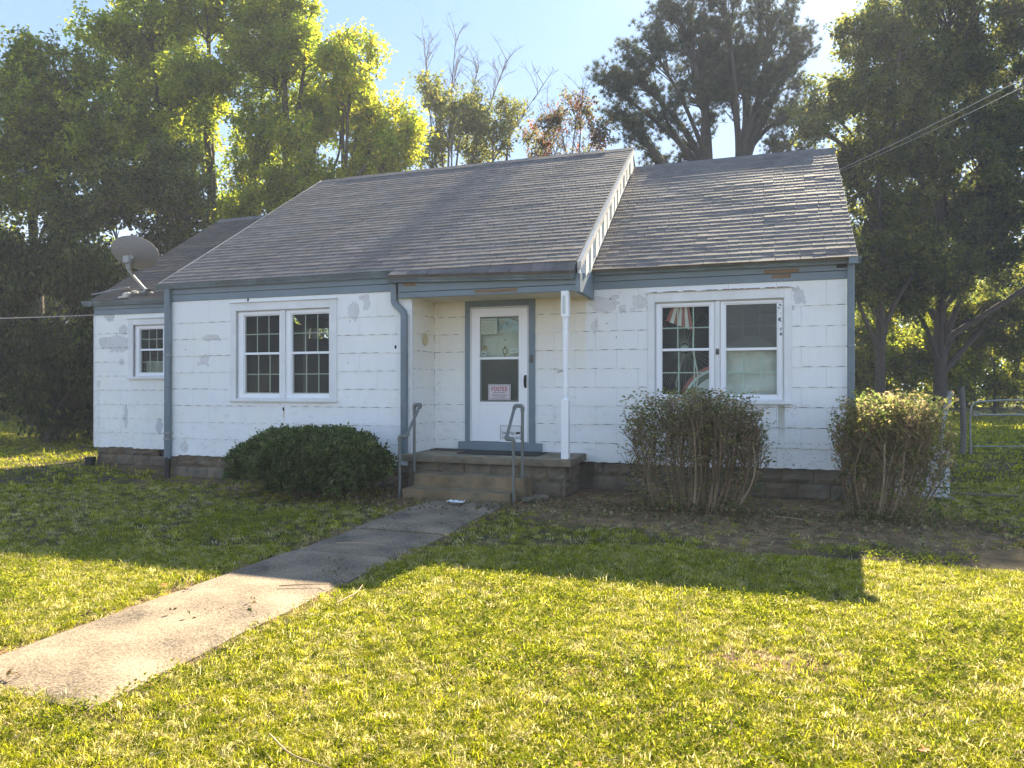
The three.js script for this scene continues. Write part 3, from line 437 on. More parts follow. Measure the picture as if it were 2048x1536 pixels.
// doors
const doorTrim = part('door_casing', [bx(-4.123, -4.045, 0.64, 2.795, W2 - 0.01, W2 + 0.036), bx(-3.106, -3.009, 0.64, 2.795, W2 - 0.01, W2 + 0.036), bx(-4.045, -3.106, 2.7, 2.795, W2 - 0.01, W2 + 0.036)], blueTrim, house);
part('door_sill', [bx(-4.22, -2.9, 0.532, 0.655, W2 - 0.06, W2 + 0.075, 0.008)], blueTrim, house);
part('door_jamb', [bx(-4.045, -4.022, 0.656, 2.698, W2 - 0.12, W2 + 0.02, 0.002), bx(-3.124, -3.106, 0.656, 2.698, W2 - 0.12, W2 + 0.02, 0.002), bx(-4.022, -3.124, 2.68, 2.698, W2 - 0.12, W2 + 0.02, 0.002)], whiteTrim, house);
{
  const sd = sub('storm_door', house), x0 = -4.018, x1 = -3.128, gx0 = -3.885, gx1 = -3.262, z0 = W2 - 0.015, z1 = W2 + 0.018;
  part('door_frame', [bx(x0, gx0, 0.662, 2.676, z0, z1), bx(gx1, x1, 0.662, 2.676, z0, z1), bx(gx0, gx1, 2.545, 2.676, z0, z1), bx(gx0, gx1, 0.662, 1.262, z0, z1)], vinyl, sd);
  part('glass_bead', [bx(gx0 - 0.045, gx0, 1.225, 2.6, z1, z1 + 0.007, 0.002), bx(gx1, gx1 + 0.045, 1.225, 2.6, z1, z1 + 0.007, 0.002), bx(gx0, gx1, 2.55, 2.6, z1, z1 + 0.007, 0.002), bx(gx0, gx1, 1.225, 1.262, z1, z1 + 0.007, 0.002)], vinyl, sd);
  part('sash_rail', [bx(gx0, gx1, 1.9, 1.935, z0 + 0.004, z1 + 0.004)], vinyl, sd);
  part('kick_plate', [bx(x0, x1, 0.664, 0.695, z1, z1 + 0.006, 0.002)], vinyl, sd);
  part('pane', [bx(gx0, gx1, 1.935, 2.545, z0 + 0.008, z0 + 0.011, 0)], glass, sd);
  part('insect_screen', [bx(gx0, gx1, 1.262, 1.9, z0 + 0.012, z0 + 0.013, 0)], new THREE.MeshStandardMaterial({ color: rgb(0.1, 0.105, 0.085), roughness: 0.9, transparent: true, opacity: 0.55 }), sd);
  part('screen_frame', [bx(gx0, gx0 + 0.022, 1.262, 1.9, z0 + 0.002, z0 + 0.02, 0), bx(gx1 - 0.022, gx1, 1.262, 1.9, z0 + 0.002, z0 + 0.02, 0), bx(gx0 + 0.022, gx1 - 0.022, 1.262, 1.285, z0 + 0.002, z0 + 0.02, 0)], M({ color: rgb(0.2, 0.22, 0.2) }), sd);
  part('door_handle', [tube([V(-3.157, 1.655, z1), V(-3.157, 1.645, z1 + 0.04), V(-3.16, 1.57, z1 + 0.055), V(-3.157, 1.49, z1 + 0.04), V(-3.157, 1.48, z1)], 0.012, 8), bx(-3.172, -3.142, 1.475, 1.66, z1, z1 + 0.006)], blackPlastic, sd);
  part('door_bell', [bx(-3.075, -3.04, 1.85, 1.96, W2 + 0.036, W2 + 0.05, 0.008)], M({ color: rgb(0.1, 0.09, 0.08) }), house);
  // inner entry door with raised panels and fanlight
  const ed = sub('entry_door', house), cream = M({ color: rgb(0.8, 0.76, 0.66), map: grainTex, roughness: 0.55 }), zz = W2 - 0.13;
  part('door_leaf', [bx(-4.04, -3.1, 0.63, 2.7, zz - 0.045, zz, 0)], cream, ed);
  for (const [a, b, c, d] of [[-3.86, -3.63, 1.55, 2.18], [-3.5, -3.27, 1.55, 2.18], [-3.86, -3.63, 0.8, 1.42], [-3.5, -3.27, 0.8, 1.42]]) part('door_panel', [bx(a, b, c, d, zz, zz + 0.007, 0.003), bx(a + 0.035, b - 0.035, c + 0.035, d - 0.035, zz + 0.007, zz + 0.016, 0.006)], cream, ed);
  const fan = new THREE.Shape(); fan.moveTo(-0.3, 0); fan.lineTo(0.3, 0); fan.absellipse(0, 0, 0.3, 0.2, 0, Math.PI); const fg = new THREE.ExtrudeGeometry(fan, { depth: 0.006, bevelEnabled: false, curveSegments: 20 }); fg.translate(-3.565, 2.33, zz + 0.001);
  const fl = part('fanlight', [uvw(fg)], M({ color: rgb(0.5, 0.62, 0.66), roughness: 0.15 }), ed);
  const rim = []; for (let i = 0; i < 20; i++) { const a = i / 20 * Math.PI, b = (i + 1) / 20 * Math.PI, p = (t) => V(-3.565 + 0.31 * Math.cos(t), 2.33 + 0.21 * Math.sin(t), zz + 0.008); rim.push(tube([p(a), p(b)], 0.012, 6)); } rim.push(bx(-3.88, -3.25, 2.31, 2.333, zz, zz + 0.014)); for (const a of [0.7, 1.57, 2.4]) rim.push(tube([V(-3.565, 2.335, zz + 0.009), V(-3.565 + 0.3 * Math.cos(a), 2.33 + 0.2 * Math.sin(a), zz + 0.009)], 0.006, 5));
  part('fanlight_frame', rim, cream, ed);
  const brass = M({ color: rgb(0.42, 0.32, 0.16), metalness: 0.7, roughness: 0.4 });
  part('peephole', [new THREE.CylinderGeometry(0.013, 0.013, 0.012, 12).rotateX(Math.PI / 2).translate(-3.535, 2.205, zz + 0.005)], brass, ed);
  part('door_knocker', [new THREE.TorusGeometry(0.034, 0.007, 6, 18).scale(1, 1.35, 1).translate(-3.53, 2.03, zz + 0.012), new THREE.SphereGeometry(0.014, 8, 6).translate(-3.53, 2.09, zz + 0.012), new THREE.ConeGeometry(0.012, 0.05, 8).translate(-3.53, 1.965, zz + 0.012)], brass, ed);
  part('deadbolt', [new THREE.CylinderGeometry(0.028, 0.03, 0.03, 18).rotateX(Math.PI / 2).scale(1, 1.4, 1).translate(-3.84, 2.085, zz + 0.015)], brass, ed);
}

// ---------------------------------------------------------------- things on and by the house
// porch slab and steps
{
  const t = thing('concrete_porch', 'weathered concrete porch slab with two steps at the front door', 'porch', [-3.5, 0, 1]);
  function slabGeo(x0, x1, y0, y1, z0, z1, s) { const g = new RoundedBoxGeometry(x1 - x0, y1 - y0, z1 - z0, 2, 0.014); g.translate((x0 + x1) / 2, (y0 + y1) / 2, (z0 + z1) / 2); return uvw(g); }
  part('porch_slab', [slabGeo(-4.72, -2.235, 0.425, 0.528, 0.012, 0.97)], porchMat, t);
  part('step', [slabGeo(-4.375, -2.79, -0.05, 0.293, 0.9, 1.27)], porchMat, t).material = stepMat;
  part('step', [slabGeo(-4.4, -2.885, -0.06, 0.134, 1.24, 1.57)], stepMat, t);
  part('porch_core', [bx(-4.62, -2.36, -0.1, 0.424, 0.02, 0.86, 0)], blockMats[1], t);
  const r = RNG(9); let n = 0;
  for (const [y0, y1, off] of [[0.21, 0.42, 0.1], [-0.03, 0.205, 0.3]]) { for (let x = -4.68 + off - 0.4; x < -2.33; x += 0.4) { const a = Math.max(-4.66, x), b = Math.min(-2.335, x + 0.39); if (b - a > 0.04) part('block', blockGeo(a, b, y0, y1, 0.875, 0.02, n++ + 300), blockMats[r() * 3 | 0], t); }
    for (let z = 0.02; z < 0.86; z += 0.42) { const a = -Math.min(0.88, z + 0.41), b = -z - 0.005; part('block', blockGeo(a, b, y0, y1, -2.345, 0.02, n++ + 300, true), blockMats[r() * 3 | 0], t); } }
}
{ // turned porch post
  const px = -2.325, pz = 0.895, t = thing('porch_post', 'white turned post on the front corner of the porch slab', 'post', [px, 0.528, pz]);
  const b = (h0, h1, w = 0.051) => new RoundedBoxGeometry(w * 2, h1 - h0, w * 2, 2, 0.006).translate(px, (h0 + h1) / 2, pz);
  part('post_base', [b(0.529, 1.32)], vinyl, t); part('post_head', [b(2.42, 2.764)], vinyl, t);
  const prof = [[0.049, 1.32], [0.04, 1.34], [0.036, 1.35], [0.036, 1.36], [0.041, 1.37], [0.036, 1.38], [0.04, 1.42], [0.041, 1.46], [0.037, 1.475], [0.042, 1.485], [0.042, 1.5], [0.036, 1.51], [0.037, 1.8], [0.0385, 2.0], [0.037, 2.06], [0.042, 2.07], [0.042, 2.085], [0.037, 2.095], [0.041, 2.13], [0.044, 2.18], [0.041, 2.23], [0.036, 2.25], [0.043, 2.265], [0.043, 2.285], [0.036, 2.3], [0.042, 2.32], [0.044, 2.35], [0.038, 2.375], [0.043, 2.385], [0.047, 2.42]];
  part('post_shaft', [new THREE.LatheGeometry(prof.map(([r, y]) => new THREE.Vector2(r, y)), 24).translate(px, 0, pz)], vinyl, t);
  part('label_sticker', [bx(px - 0.03, px + 0.012, 2.46, 2.7, pz + 0.051, pz + 0.052, 0)], M({ color: rgb(0.6, 0.62, 0.58) }), t);
}
function handrail(label, sp, inner, zr, baseR, zf) {
  const t = thing('handrail', label, 'handrail', [sp, 0, 1.3], 'pipe handrails beside the front steps'), R = 0.0205, e = inner;
  part('post', [tube([V(sp, -0.05, zf), V(sp, 0.78, zf)], R, 12)], pipePaint, t); part('post', [tube([V(sp + 0.0, baseR, zr), V(sp, 1.19, zr)], R, 12)], pipePaint, t);
  part('rail', [tube([V(sp + e, 0.84, zf - 0.02), V(sp + e, 1.235, zr + 0.02)], R, 12)], pipePaint, t);
  const elbow = (a, b, c) => { part('elbow', [tube([a, a.clone().lerp(b, 0.7), b.clone().lerp(c, 0.3), c], R * 1.32, 12, 1)], pipePaint, t); };
  elbow(V(sp, 0.755, zf), V(sp, 0.82, zf), V(sp + e * 0.55, 0.822, zf)); elbow(V(sp + e * 0.5, 0.822, zf), V(sp + e, 0.824, zf), V(sp + e, 0.862, zf - 0.045));
  elbow(V(sp, 1.165, zr), V(sp, 1.232, zr), V(sp + e * 0.55, 1.236, zr)); elbow(V(sp + e * 0.5, 1.236, zr), V(sp + e, 1.24, zr), V(sp + e, 1.2, zr + 0.045));
}
handrail('grey pipe handrail nearer the round green bush', -4.47, 0.1, 1.06, 0.29, 1.5);
handrail('grey pipe handrail nearer the white porch post', -2.855, -0.1, 1.12, -0.05, 1.5);
{ // mats
  const mat = M({ color: rgb(0.055, 0.06, 0.055), map: fineTex, bumpMap: fineTex, bumpScale: 0.004, roughness: 1 });
  const m = (x0, x1, z0, z1, y) => { const g = new RoundedBoxGeometry(x1 - x0, 0.014, z1 - z0, 1, 0.005); g.translate((x0 + x1) / 2, y + 0.008, (z0 + z1) / 2); return uvw(g); };
  plain('door_mat', [m(-3.97, -2.77, 0.16, 0.72, 0.528)], mat, 'dark rubber door mat below the front door', 'mat');
  plain('door_mat', [m(-4.6, -4.0, 0.05, 0.28, 0.528)], M({ color: rgb(0.13, 0.12, 0.11), map: fineTex, roughness: 1 }), 'small worn mat in the porch corner left of the door', 'mat');
}
{ // signs
  const post = canvas(512, 340, (c, w, h) => {
    c.fillStyle = '#d9d2d2'; c.fillRect(0, 0, w, h); c.strokeStyle = '#5a2a34'; c.lineWidth = 7; c.strokeRect(20, 18, w - 40, h - 36);
    c.fillStyle = '#b0202c'; c.textAlign = 'center'; c.font = 'bold 130px sans-serif'; c.save(); c.translate(w / 2, 146); c.scale(0.8, 1); c.fillText('POSTED', 0, 0); c.restore();
    c.fillStyle = '#52202a'; c.font = 'bold 32px sans-serif'; c.fillText('PRIVATE PROPERTY', w / 2, 188); c.font = 'bold 22px sans-serif';
    ['HUNTING, FISHING, TRAPPING OR', 'TRESPASSING FOR ANY PURPOSE', 'IS STRICTLY FORBIDDEN', 'VIOLATORS WILL BE PROSECUTED'].forEach((s, i) => c.fillText(s, w / 2, 226 + i * 26));
  });
  const f = (g, x0, x1, y0, y1) => { const p = g.attributes.position, u = g.attributes.uv; for (let i = 0; i < p.count; i++) u.setXY(i, (p.getX(i) - x0) / (x1 - x0), (p.getY(i) - y0) / (y1 - y0)); return g; };
  const t = thing('posted_sign', 'red and white POSTED sign low in the storm door', 'sign', [-3.565, 1.29, 0.02]);
  part('sign_plate', [f(bx(-3.745, -3.39, 1.29, 1.525, W2 + 0.0255, W2 + 0.028, 0.001), -3.745, -3.39, 1.29, 1.525)], M({ map: post, color: rgb(0.85, 0.85, 0.85), roughness: 0.5 }), t);
  const sec = canvas(420, 360, (c, w, h) => {
    c.fillStyle = '#e9e9e9'; c.fillRect(0, 0, w, h); c.strokeStyle = '#33373b'; c.lineWidth = 7; c.beginPath(); c.roundRect(18, 16, w - 36, h + 60, 20); c.stroke();
    c.fillStyle = '#15181a'; c.font = 'bold 80px sans-serif'; c.save(); c.scale(0.72, 1); c.fillText('Security', 62, 196); c.fillText('Cameras in Use', 62, 290); c.restore();
    c.beginPath(); c.ellipse(350, 165, 44, 25, -0.12, 0, 7); c.fill(); c.fillStyle = '#e9e9e9'; c.beginPath(); c.arc(292, 176, 19, 0, 7); c.fill(); c.lineWidth = 6; c.strokeStyle = '#15181a'; c.beginPath(); c.arc(292, 176, 22, 0, 7); c.stroke();
    c.fillStyle = '#15181a'; c.beginPath(); c.arc(320, 172, 16, 0, 7); c.fill();
  });
  const s = thing('security_sign', 'white security camera sign leaning at the foot of the door', 'sign', [-3.39, 0.73, 0.03]);
  const g = f(bx(-3.565, -3.215, 0.66, 0.915, 0, 0.003, 0.001), -3.565, -3.215, 0.66, 0.915); const m = part('sign_plate', [g], M({ map: sec, color: rgb(0.9, 0.9, 0.9), roughness: 0.45 }), s); m.position.z += 0.0205;
  const note = canvas(256, 200, (c, w, h) => { c.fillStyle = '#e4dfd2'; c.fillRect(0, 0, w, h); c.strokeStyle = 'rgba(90,80,70,0.55)'; c.lineWidth = 2; for (let y = 50; y < 190; y += 11) { c.beginPath(); for (let x = 14; x < 244; x += 8) c.lineTo(x, y + 5 * Math.sin(x * 0.06 + y)); c.stroke(); } c.fillStyle = 'rgba(70,60,50,0.6)'; c.fillRect(10, 24, 236, 5); });
  const n = thing('paper_notice', 'printed paper notice taped behind the upper glass of the storm door', 'notice', [-3.75, 2.3, -0.01]);
  part('paper', [f(bx(-3.875, -3.62, 2.285, 2.525, W2 - 0.012, W2 - 0.011, 0), -3.875, -3.62, 2.285, 2.525)], M({ map: note }), n);
  const n2 = thing('paper_card', 'small folded card taped beside the larger paper notice', 'notice', [-3.52, 2.43, -0.01]);
  part('paper', [bx(-3.575, -3.49, 2.425, 2.49, W2 - 0.012, W2 - 0.011, 0)], M({ map: note, color: rgb(0.7, 0.66, 0.6) }), n2);
  const st = thing('round_sticker', 'round white sticker on the door glass below the deadbolt', 'sticker', [-3.83, 1.99, -0.01]);
  part('sticker_disc', [new THREE.CylinderGeometry(0.042, 0.042, 0.001, 24).rotateX(Math.PI / 2).translate(-3.835, 1.99, W2 - 0.0105)], M({ color: rgb(0.8, 0.8, 0.8) }), st);
  const shp = new THREE.Shape(); for (let i = 0; i < 10; i++) { const a = i / 10 * 6.283 + 1.57, q = i % 2 ? 0.014 : 0.028; i ? shp.lineTo(Math.cos(a) * q, Math.sin(a) * q) : shp.moveTo(Math.cos(a) * q, Math.sin(a) * q); }
  part('star_print', [uvw(new THREE.ExtrudeGeometry(shp, { depth: 0.001, bevelEnabled: false }).translate(-3.835, 1.99, W2 - 0.0099))], M({ color: rgb(0.18, 0.2, 0.22) }), st);
  const lb = canvas(128, 64, (c, w, h) => { c.fillStyle = '#ecece6'; c.fillRect(0, 0, w, h); c.strokeStyle = '#3a3a38'; c.lineWidth = 5; c.beginPath(); c.moveTo(14, 26); c.lineTo(26, 30); c.moveTo(44, 20); c.lineTo(40, 46); c.moveTo(58, 22); c.lineTo(72, 24); c.lineTo(60, 44); c.lineTo(76, 44); c.moveTo(92, 26); c.lineTo(112, 24); c.stroke(); });
  const l = thing('white_label', 'small white label on the door glass beside the knocker', 'label', [-3.35, 2.03, -0.01]);
  part('paper', [f(bx(-3.415, -3.285, 1.995, 2.06, W2 - 0.012, W2 - 0.011, 0), -3.415, -3.285, 1.995, 2.06)], M({ map: lb }), l);
  plain('wall_plate', [new THREE.CylinderGeometry(0.075, 0.08, 0.02, 24).rotateZ(-Math.PI / 2).scale(1, 1.25, 1).translate(-4.633, 2.2, 0.36)], M({ color: rgb(0.62, 0.52, 0.3), roughness: 0.8 }), 'tan round cover plate on the porch side wall', 'cover plate');
}
// objects added inside the right window to stand for reflections in its glass
{
  const cv = (n, fn) => { const q = new Quads(), f = (v) => [v[0] * 2, v[1] * 2]; for (let i = 0; i < n; i++) for (let j = 0; j < n; j++) q.quad(fn(i / n, j / n), fn((i + 1) / n, j / n), fn((i + 1) / n, (j + 1) / n), fn(i / n, (j + 1) / n), f); const g = q.build(); return g; };
  const fl = thing('reflected_flag', 'red and white striped flag added inside the right window as a reflection', 'flag', [-0.9, 2.1, -0.2]);  // added flag, stands for one mirrored in the pane
  const red = M({ color: rgb(0.5, 0.17, 0.14), roughness: 0.9, side: THREE.DoubleSide }), wht = M({ color: rgb(0.82, 0.78, 0.74), roughness: 0.9, side: THREE.DoubleSide });
  for (let s = 0; s < 7; s++) part('stripe', [cv(5, (a, b) => { const w = (s + b) / 7, top = V(lerp(-1.02, -0.8, w), 2.62, -0.2), bot = V(lerp(-1.12, -0.745, w), lerp(2.42, 2.27, w) , -0.2); const p = top.lerp(bot, a); p.z += 0.1 + 0.02 * Math.sin(w * 9 + a * 3); return p.toArray(); })], s % 2 ? wht : red, fl);
  part('pole', [tube([V(-0.745, 2.34, -0.2), V(-0.752, 2.0, -0.2), V(-0.715, 1.8, -0.2), V(-0.69, 1.62, -0.2), V(-0.74, 1.36, -0.2)], 0.011, 8)], wht, fl);
  const fan = thing('reflected_fan', 'round wire fan shape added inside the left sash of the right window as a reflection', 'fan', [-0.86, 1.3, -0.3]), wire = M({ color: rgb(0.42, 0.41, 0.34), roughness: 0.5 }), cx = -0.875, cy = 2.03, cz = -0.27;  // added fan, its spokes imitate radiating streaks reflected in the glass
  const ws = [], r = RNG(3); for (let i = 0; i < 80; i++) { const a = i / 80 * 6.283 + 0.05 * r(), p = (q, o) => V(cx + Math.cos(a) * q, cy + Math.sin(a) * q * 1.35, cz - o); ws.push(tube([p(0.06, -0.03), p(0.3, -0.01), p(0.46, 0.05)], 0.0012 + 0.0008 * r(), 4)); } tag(part('wire_cage', ws, wire, fan), null, null, null, 'stuff');
  part('hub', [new THREE.CylinderGeometry(0.05, 0.06, 0.03, 20).rotateX(Math.PI / 2).translate(cx, cy, cz + 0.045), new THREE.TorusGeometry(0.035, 0.006, 6, 20).translate(cx, cy, cz + 0.062)], M({ color: rgb(0.6, 0.56, 0.47) }), fan);
  part('stand', [tube([V(cx - 0.01, cy - 0.06, cz), V(cx - 0.08, 1.7, cz), V(cx - 0.12, 1.5, cz), V(cx - 0.05, 1.3, cz)], 0.012, 8)], wire, fan);
  // bands and pale sheet, added shapes that imitate warped reflections
  const band = (name, cx, cy, r0, r1, m, parent, z) => part(name, [cv(14, (a, b) => { const q = lerp(0.85, 3.09, a), r = lerp(r0, r1, b); return [cx + Math.cos(q) * r * 0.92, Math.max(1.31, cy + Math.sin(q) * r), z + 0.01 * Math.sin(q * 5)]; })], m, parent);
  const cl = thing('reflected_bands', 'white shape with red and green bands added behind the right window as a warped reflection', 'cloth', [-0.4, 1.3, -0.2]), green = M({ color: rgb(0.2, 0.22, 0.17), roughness: 0.9 });
  band('white_field', -0.36, 1.15, 0.02, 0.5, wht, cl, -0.2); band('green_band', -0.36, 1.15, 0.51, 0.57, green, cl, -0.205); band('white_band', -0.36, 1.15, 0.572, 0.61, wht, cl, -0.21); band('red_band', -0.36, 1.15, 0.612, 0.66, red, cl, -0.215);
  const sh = thing('reflected_gable', 'pale gable shape added behind the right sash of the right window as a reflection', 'sheet', [0.05, 1.3, -0.26]);  // added pale surface in place of the mirrored white gable
  part('gable_shape', [cv(30, (a, b) => { const x = lerp(-0.36, 0.46, a), top = 2.2 - Math.pow(Math.abs(x - 0.02), 1.4) * 0.75, y = lerp(1.31, top, b); return [x, y, -0.17 + 0.02 * Math.sin(x * 16 + y * 6) + 0.02 * Math.sin(y * 19 - x * 7)]; })], M({ color: rgb(0.8, 0.75, 0.7), roughness: 0.95 }), sh);
  plain('cafe_curtain', [cv(24, (a, b) => [lerp(-10.88, -10.36, a), lerp(1.72, 1.97, b), W0 - 0.16 + 0.014 * Math.sin(a * 60)])], M({ color: rgb(0.4, 0.4, 0.33), roughness: 0.95, side: THREE.DoubleSide }), 'short pale curtain behind the small window of the left wing', 'curtain');
}
{ // satellite dish, seen from behind
  const base = V(-10.47, 3.24, -0.1), t = thing('satellite_dish', 'grey oval satellite dish on a bent mast on the left wing roof', 'satellite dish', base.toArray());
  const grey = M({ color: rgb(0.26, 0.25, 0.235), map: grainTex, roughness: 0.6 });
  const q = [], N = 40, K = 8, pos = [], idx = []; const C = V(-10.6, 3.93, 0.02), nrm = V(-0.45, 0.5, -0.74).normalize(), ux = V(0.9, -0.36, -0.3).addScaledVector(nrm, -V(0.9, -0.36, -0.3).dot(nrm)).normalize(), uy = nrm.clone().cross(ux).normalize();
  for (let side = 0; side < 2; side++) { const o = pos.length / 3; for (let j = 0; j <= K; j++) for (let i = 0; i < N; i++) { const a = i / N * 6.283, r = j / K, p = C.clone().addScaledVector(ux, Math.cos(a) * r * 0.4).addScaledVector(uy, Math.sin(a) * r * 0.31).addScaledVector(nrm, 0.1 * r * r - 0.1 + side * 0.008); pos.push(p.x, p.y, p.z); }
    for (let j = 0; j < K; j++) for (let i = 0; i < N; i++) { const a = o + j * N + i, b = o + j * N + (i + 1) % N, c = a + N, d = b + N; side ? idx.push(a, b, c, b, d, c) : idx.push(a, c, b, b, c, d); } }
  for (let i = 0; i < N; i++) { const a = K * N + i, b = K * N + (i + 1) % N, o = (K + 1) * N; idx.push(a, b, a + o, b, b + o, a + o); }
  const g = new THREE.BufferGeometry(); g.setAttribute('position', new THREE.Float32BufferAttribute(pos, 3)); g.setAttribute('uv', new THREE.Float32BufferAttribute(pos.flatMap((v, i) => i % 3 === 2 ? [] : [v]), 2)); g.setIndex(idx); g.computeVertexNormals(); part('reflector', [g], grey, t);
  const B = C.clone().addScaledVector(nrm, -0.13).add(V(0.0, -0.1, 0));
  part('mast', [tube([base.clone(), V(-10.66, 3.55, 0.06), V(-10.69, 3.62, 0.09), V(-10.7, 3.7, 0.1), V(-10.7, 3.82, 0.1)], 0.027, 12)], galvanised, t);
  part('bracket', [bx(-10.75, -10.61, 3.72, 3.86, 0.06, 0.16, 0.02), new THREE.CylinderGeometry(0.07, 0.09, 0.05, 16).rotateX(1.2).translate(-10.66, 3.84, 0.1), bx(-10.64, -10.62, 3.62, 3.75, 0.1, 0.13, 0.002)], galvanised, t);
  part('mount_foot', [bx(-10.55, -10.39, 3.2, 3.225, -0.2, 0.0).rotateX(0), new THREE.ConeGeometry(0.07, 0.11, 10).rotateZ(0.9).translate(-10.44, 3.25, -0.06)], galvanised, t);
  part('cable', [tube([V(-10.62, 3.66, 0.11), V(-10.55, 3.45, 0.1), V(-10.42, 3.3, 0.0), V(-10.4, 3.22, -0.06)], 0.005, 5)], M({ color: rgb(0.4, 0.3, 0.15) }), t);
  const r = RNG(12), lit = []; for (let i = 0; i < 16; i++) { const x = lerp(-11.25, -10.8, r()), z = -0.22 - 0.25 * r(), s = 0.025 + 0.03 * r(); lit.push(bx(x - s, x + s, roofY(R0, z) + 0.012, roofY(R0, z) + 0.03 + 0.02 * r(), z - s, z + s, 0.006)); }
  tag(part('torn_flashing', lit, M({ color: rgb(0.55, 0.5, 0.42), roughness: 0.7 }), scene), 'torn pale flashing scraps on the left wing roof edge', 'flashing', null, 'stuff');
  plain('roof_rod', [tube([V(-11.9, 3.24, -0.2), V(-11.42, roofY(R0, -0.55) + 0.05, -0.55), V(-11.36, roofY(R0, -0.57) + 0.04, -0.56)], 0.014, 8)], galvanised, 'thin metal rod lying along the left wing roof edge', 'rod');
}
// wires
const wireMat = M({ color: rgb(0.5, 0.48, 0.44), roughness: 0.5 });
const sag = (a, b, s) => { const p = []; for (let i = 0; i <= 16; i++) { const t = i / 16, q = a.clone().lerp(b, t); q.y -= s * 4 * t * (1 - t); p.push(q); } return p; };
plain('power_wire', [tube(sag(V(1.15, 5.5, -5.0), V(5.2, 5.79, 2.2), 0.1), 0.005, 6, 0)], wireMat, 'upper overhead service wire running from the house to the right', 'wire');
plain('power_wire', [tube(sag(V(1.15, 5.48, -5.0), V(5.2, 5.66, 2.2), 0.13), 0.0035, 6, 0)], wireMat, 'lower overhead service wire running from the house to the right', 'wire');
plain('telephone_wire', [tube(sag(V(-11.98, 2.87, -0.34), V(-16.5, 2.66, 2.6), 0.05), 0.008, 6, 0)], wireMat, 'pale cable from the left corner of the house into the dark shrubs', 'wire');
// heat pump, posts, gate, beam on the right
{
  const t = thing('heat_pump', 'white louvred air conditioner unit behind the bush at the house corner', 'air conditioner', [2.1, 0, -1.0]), wm = M({ color: rgb(0.55, 0.56, 0.56), map: grainTex, roughness: 0.5 });
  const x0 = 1.7, x1 = 2.5, z0 = -1.35, z1 = -0.6, h = 0.64;
  part('cabinet', [bx(x0, x1, 0.03, 0.24, z0, z1, 0.01), bx(x0, x1, h - 0.06, h, z0, z1, 0.012), bx(x1 - 0.075, x1, 0.24, h - 0.06, z0, z1, 0.006), bx(x0, x0 + 0.075, 0.24, h - 0.06, z0, z1, 0.006), bx(x0 + 0.07, x1 - 0.07, 0.24, h - 0.06, z0, z0 + 0.02, 0)], wm, t);
  part('coil', [bx(x0 + 0.08, x1 - 0.08, 0.24, h - 0.06, z1 - 0.12, z1 - 0.1, 0)], darkMat, t);
  for (let i = 0; i < 14; i++) { const y = 0.255 + i * 0.0235, b = bx(-0.33, 0.33, -0.003, 0.003, -0.014, 0.014, 0); b.rotateX(0.7); b.translate((x0 + x1) / 2, y, z1 - 0.02); part('louvre', [b], wm, t); }
  part('base_pad', [bx(x0 - 0.06, x1 + 0.06, -0.05, 0.03, z0 - 0.05, z1 + 0.06)], porchMat, t);
  part('strap', [bx(x0 - 0.002, x1 + 0.002, 0.155, 0.168, z0, z1 + 0.003, 0)], blackPlastic, t);
}
const greyWood = M({ color: rgb(0.2, 0.18, 0.15), map: woodTex, roughness: 1 });
plain('gate_post', [tube([V(4.33, -0.2, -7.5), V(4.37, 0.6, -7.5), V(4.33, 1.47, -7.5)], 0.062, 10)], greyWood, 'weathered round wooden post at the end of the tube gate', 'post');
plain('leaning_pipe', [tube([V(3.28, 0.0, -4.74), V(3.36, 0.9, -4.75)], 0.04, 10), tube([V(3.35, 0.86, -4.75), V(3.5, 1.4, -4.79)], 0.05, 10)], M({ color: rgb(0.42, 0.42, 0.4), roughness: 0.6 }), 'pale grey pipe leaning up behind the right-hand bush', 'pipe');
plain('ground_timber', [bx(2.62, 3.42, -0.02, 0.035, -1.14, -1.05)], M({ color: rgb(0.16, 0.125, 0.08), map: woodTex }), 'long timber lying on the grass past the air conditioner', 'timber');
{
  const t = thing('tube_gate', 'galvanised tube farm gate beyond the side yard', 'gate', [6, 0, -7.9]), g0 = V(4.52, 0, -7.56), g1 = V(8.2, 0, -8.75), d = (u, y) => g0.clone().lerp(g1, u).setY(y);
  part('gate_frame', [tube([d(0, 0.02), d(0, 0.98), d(0.012, 1.1), d(0.04, 1.16), d(0.9, 1.16)], 0.019, 8)], galvanised, t);
  for (const y of [0.88, 0.2]) part('bar', [tube([d(0.01, y), d(0.95, y)], y > 0.5 ? 0.022 : 0.012, 8)], galvanised, t);
  const wires = []; for (let y = 0.3; y < 0.85; y += 0.12) wires.push(tube([d(0.01, y), d(0.95, y)], 0.0011, 4)); for (let i = 1; i < 30; i++) wires.push(tube([d(i * 0.03, 0.2), d(i * 0.03, 0.88)], 0.001, 4)); tag(part('wire_mesh', wires, galvanised, t), null, null, null, 'stuff');
  part('chain_latch', [new THREE.TorusGeometry(0.05, 0.014, 6, 12).translate(4.62, 0.9, -7.55)], galvanised, t);
}

// ---------------------------------------------------------------- vegetation
const barkTex = texture(256, (u, v) => 0.55 + 0.6 * (fbm(u * 10, v * 3, 141, 4, 0) - 0.5) + 0.2 * hash(u * 256 | 0, v * 256 | 0, 3), false, 1.5);
const bark = M({ color: rgb(0.11, 0.088, 0.07), map: barkTex, roughness: 1 }), paleBark = M({ color: rgb(0.25, 0.21, 0.17), map: barkTex, roughness: 1 });
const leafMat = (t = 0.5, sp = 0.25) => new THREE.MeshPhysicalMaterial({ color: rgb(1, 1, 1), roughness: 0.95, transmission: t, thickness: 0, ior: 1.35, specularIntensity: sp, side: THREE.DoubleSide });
const leafM = leafMat(0.78), leafDull = leafMat(0.35), grassM = leafMat(0.6, 0), needleM = leafMat(0.45);
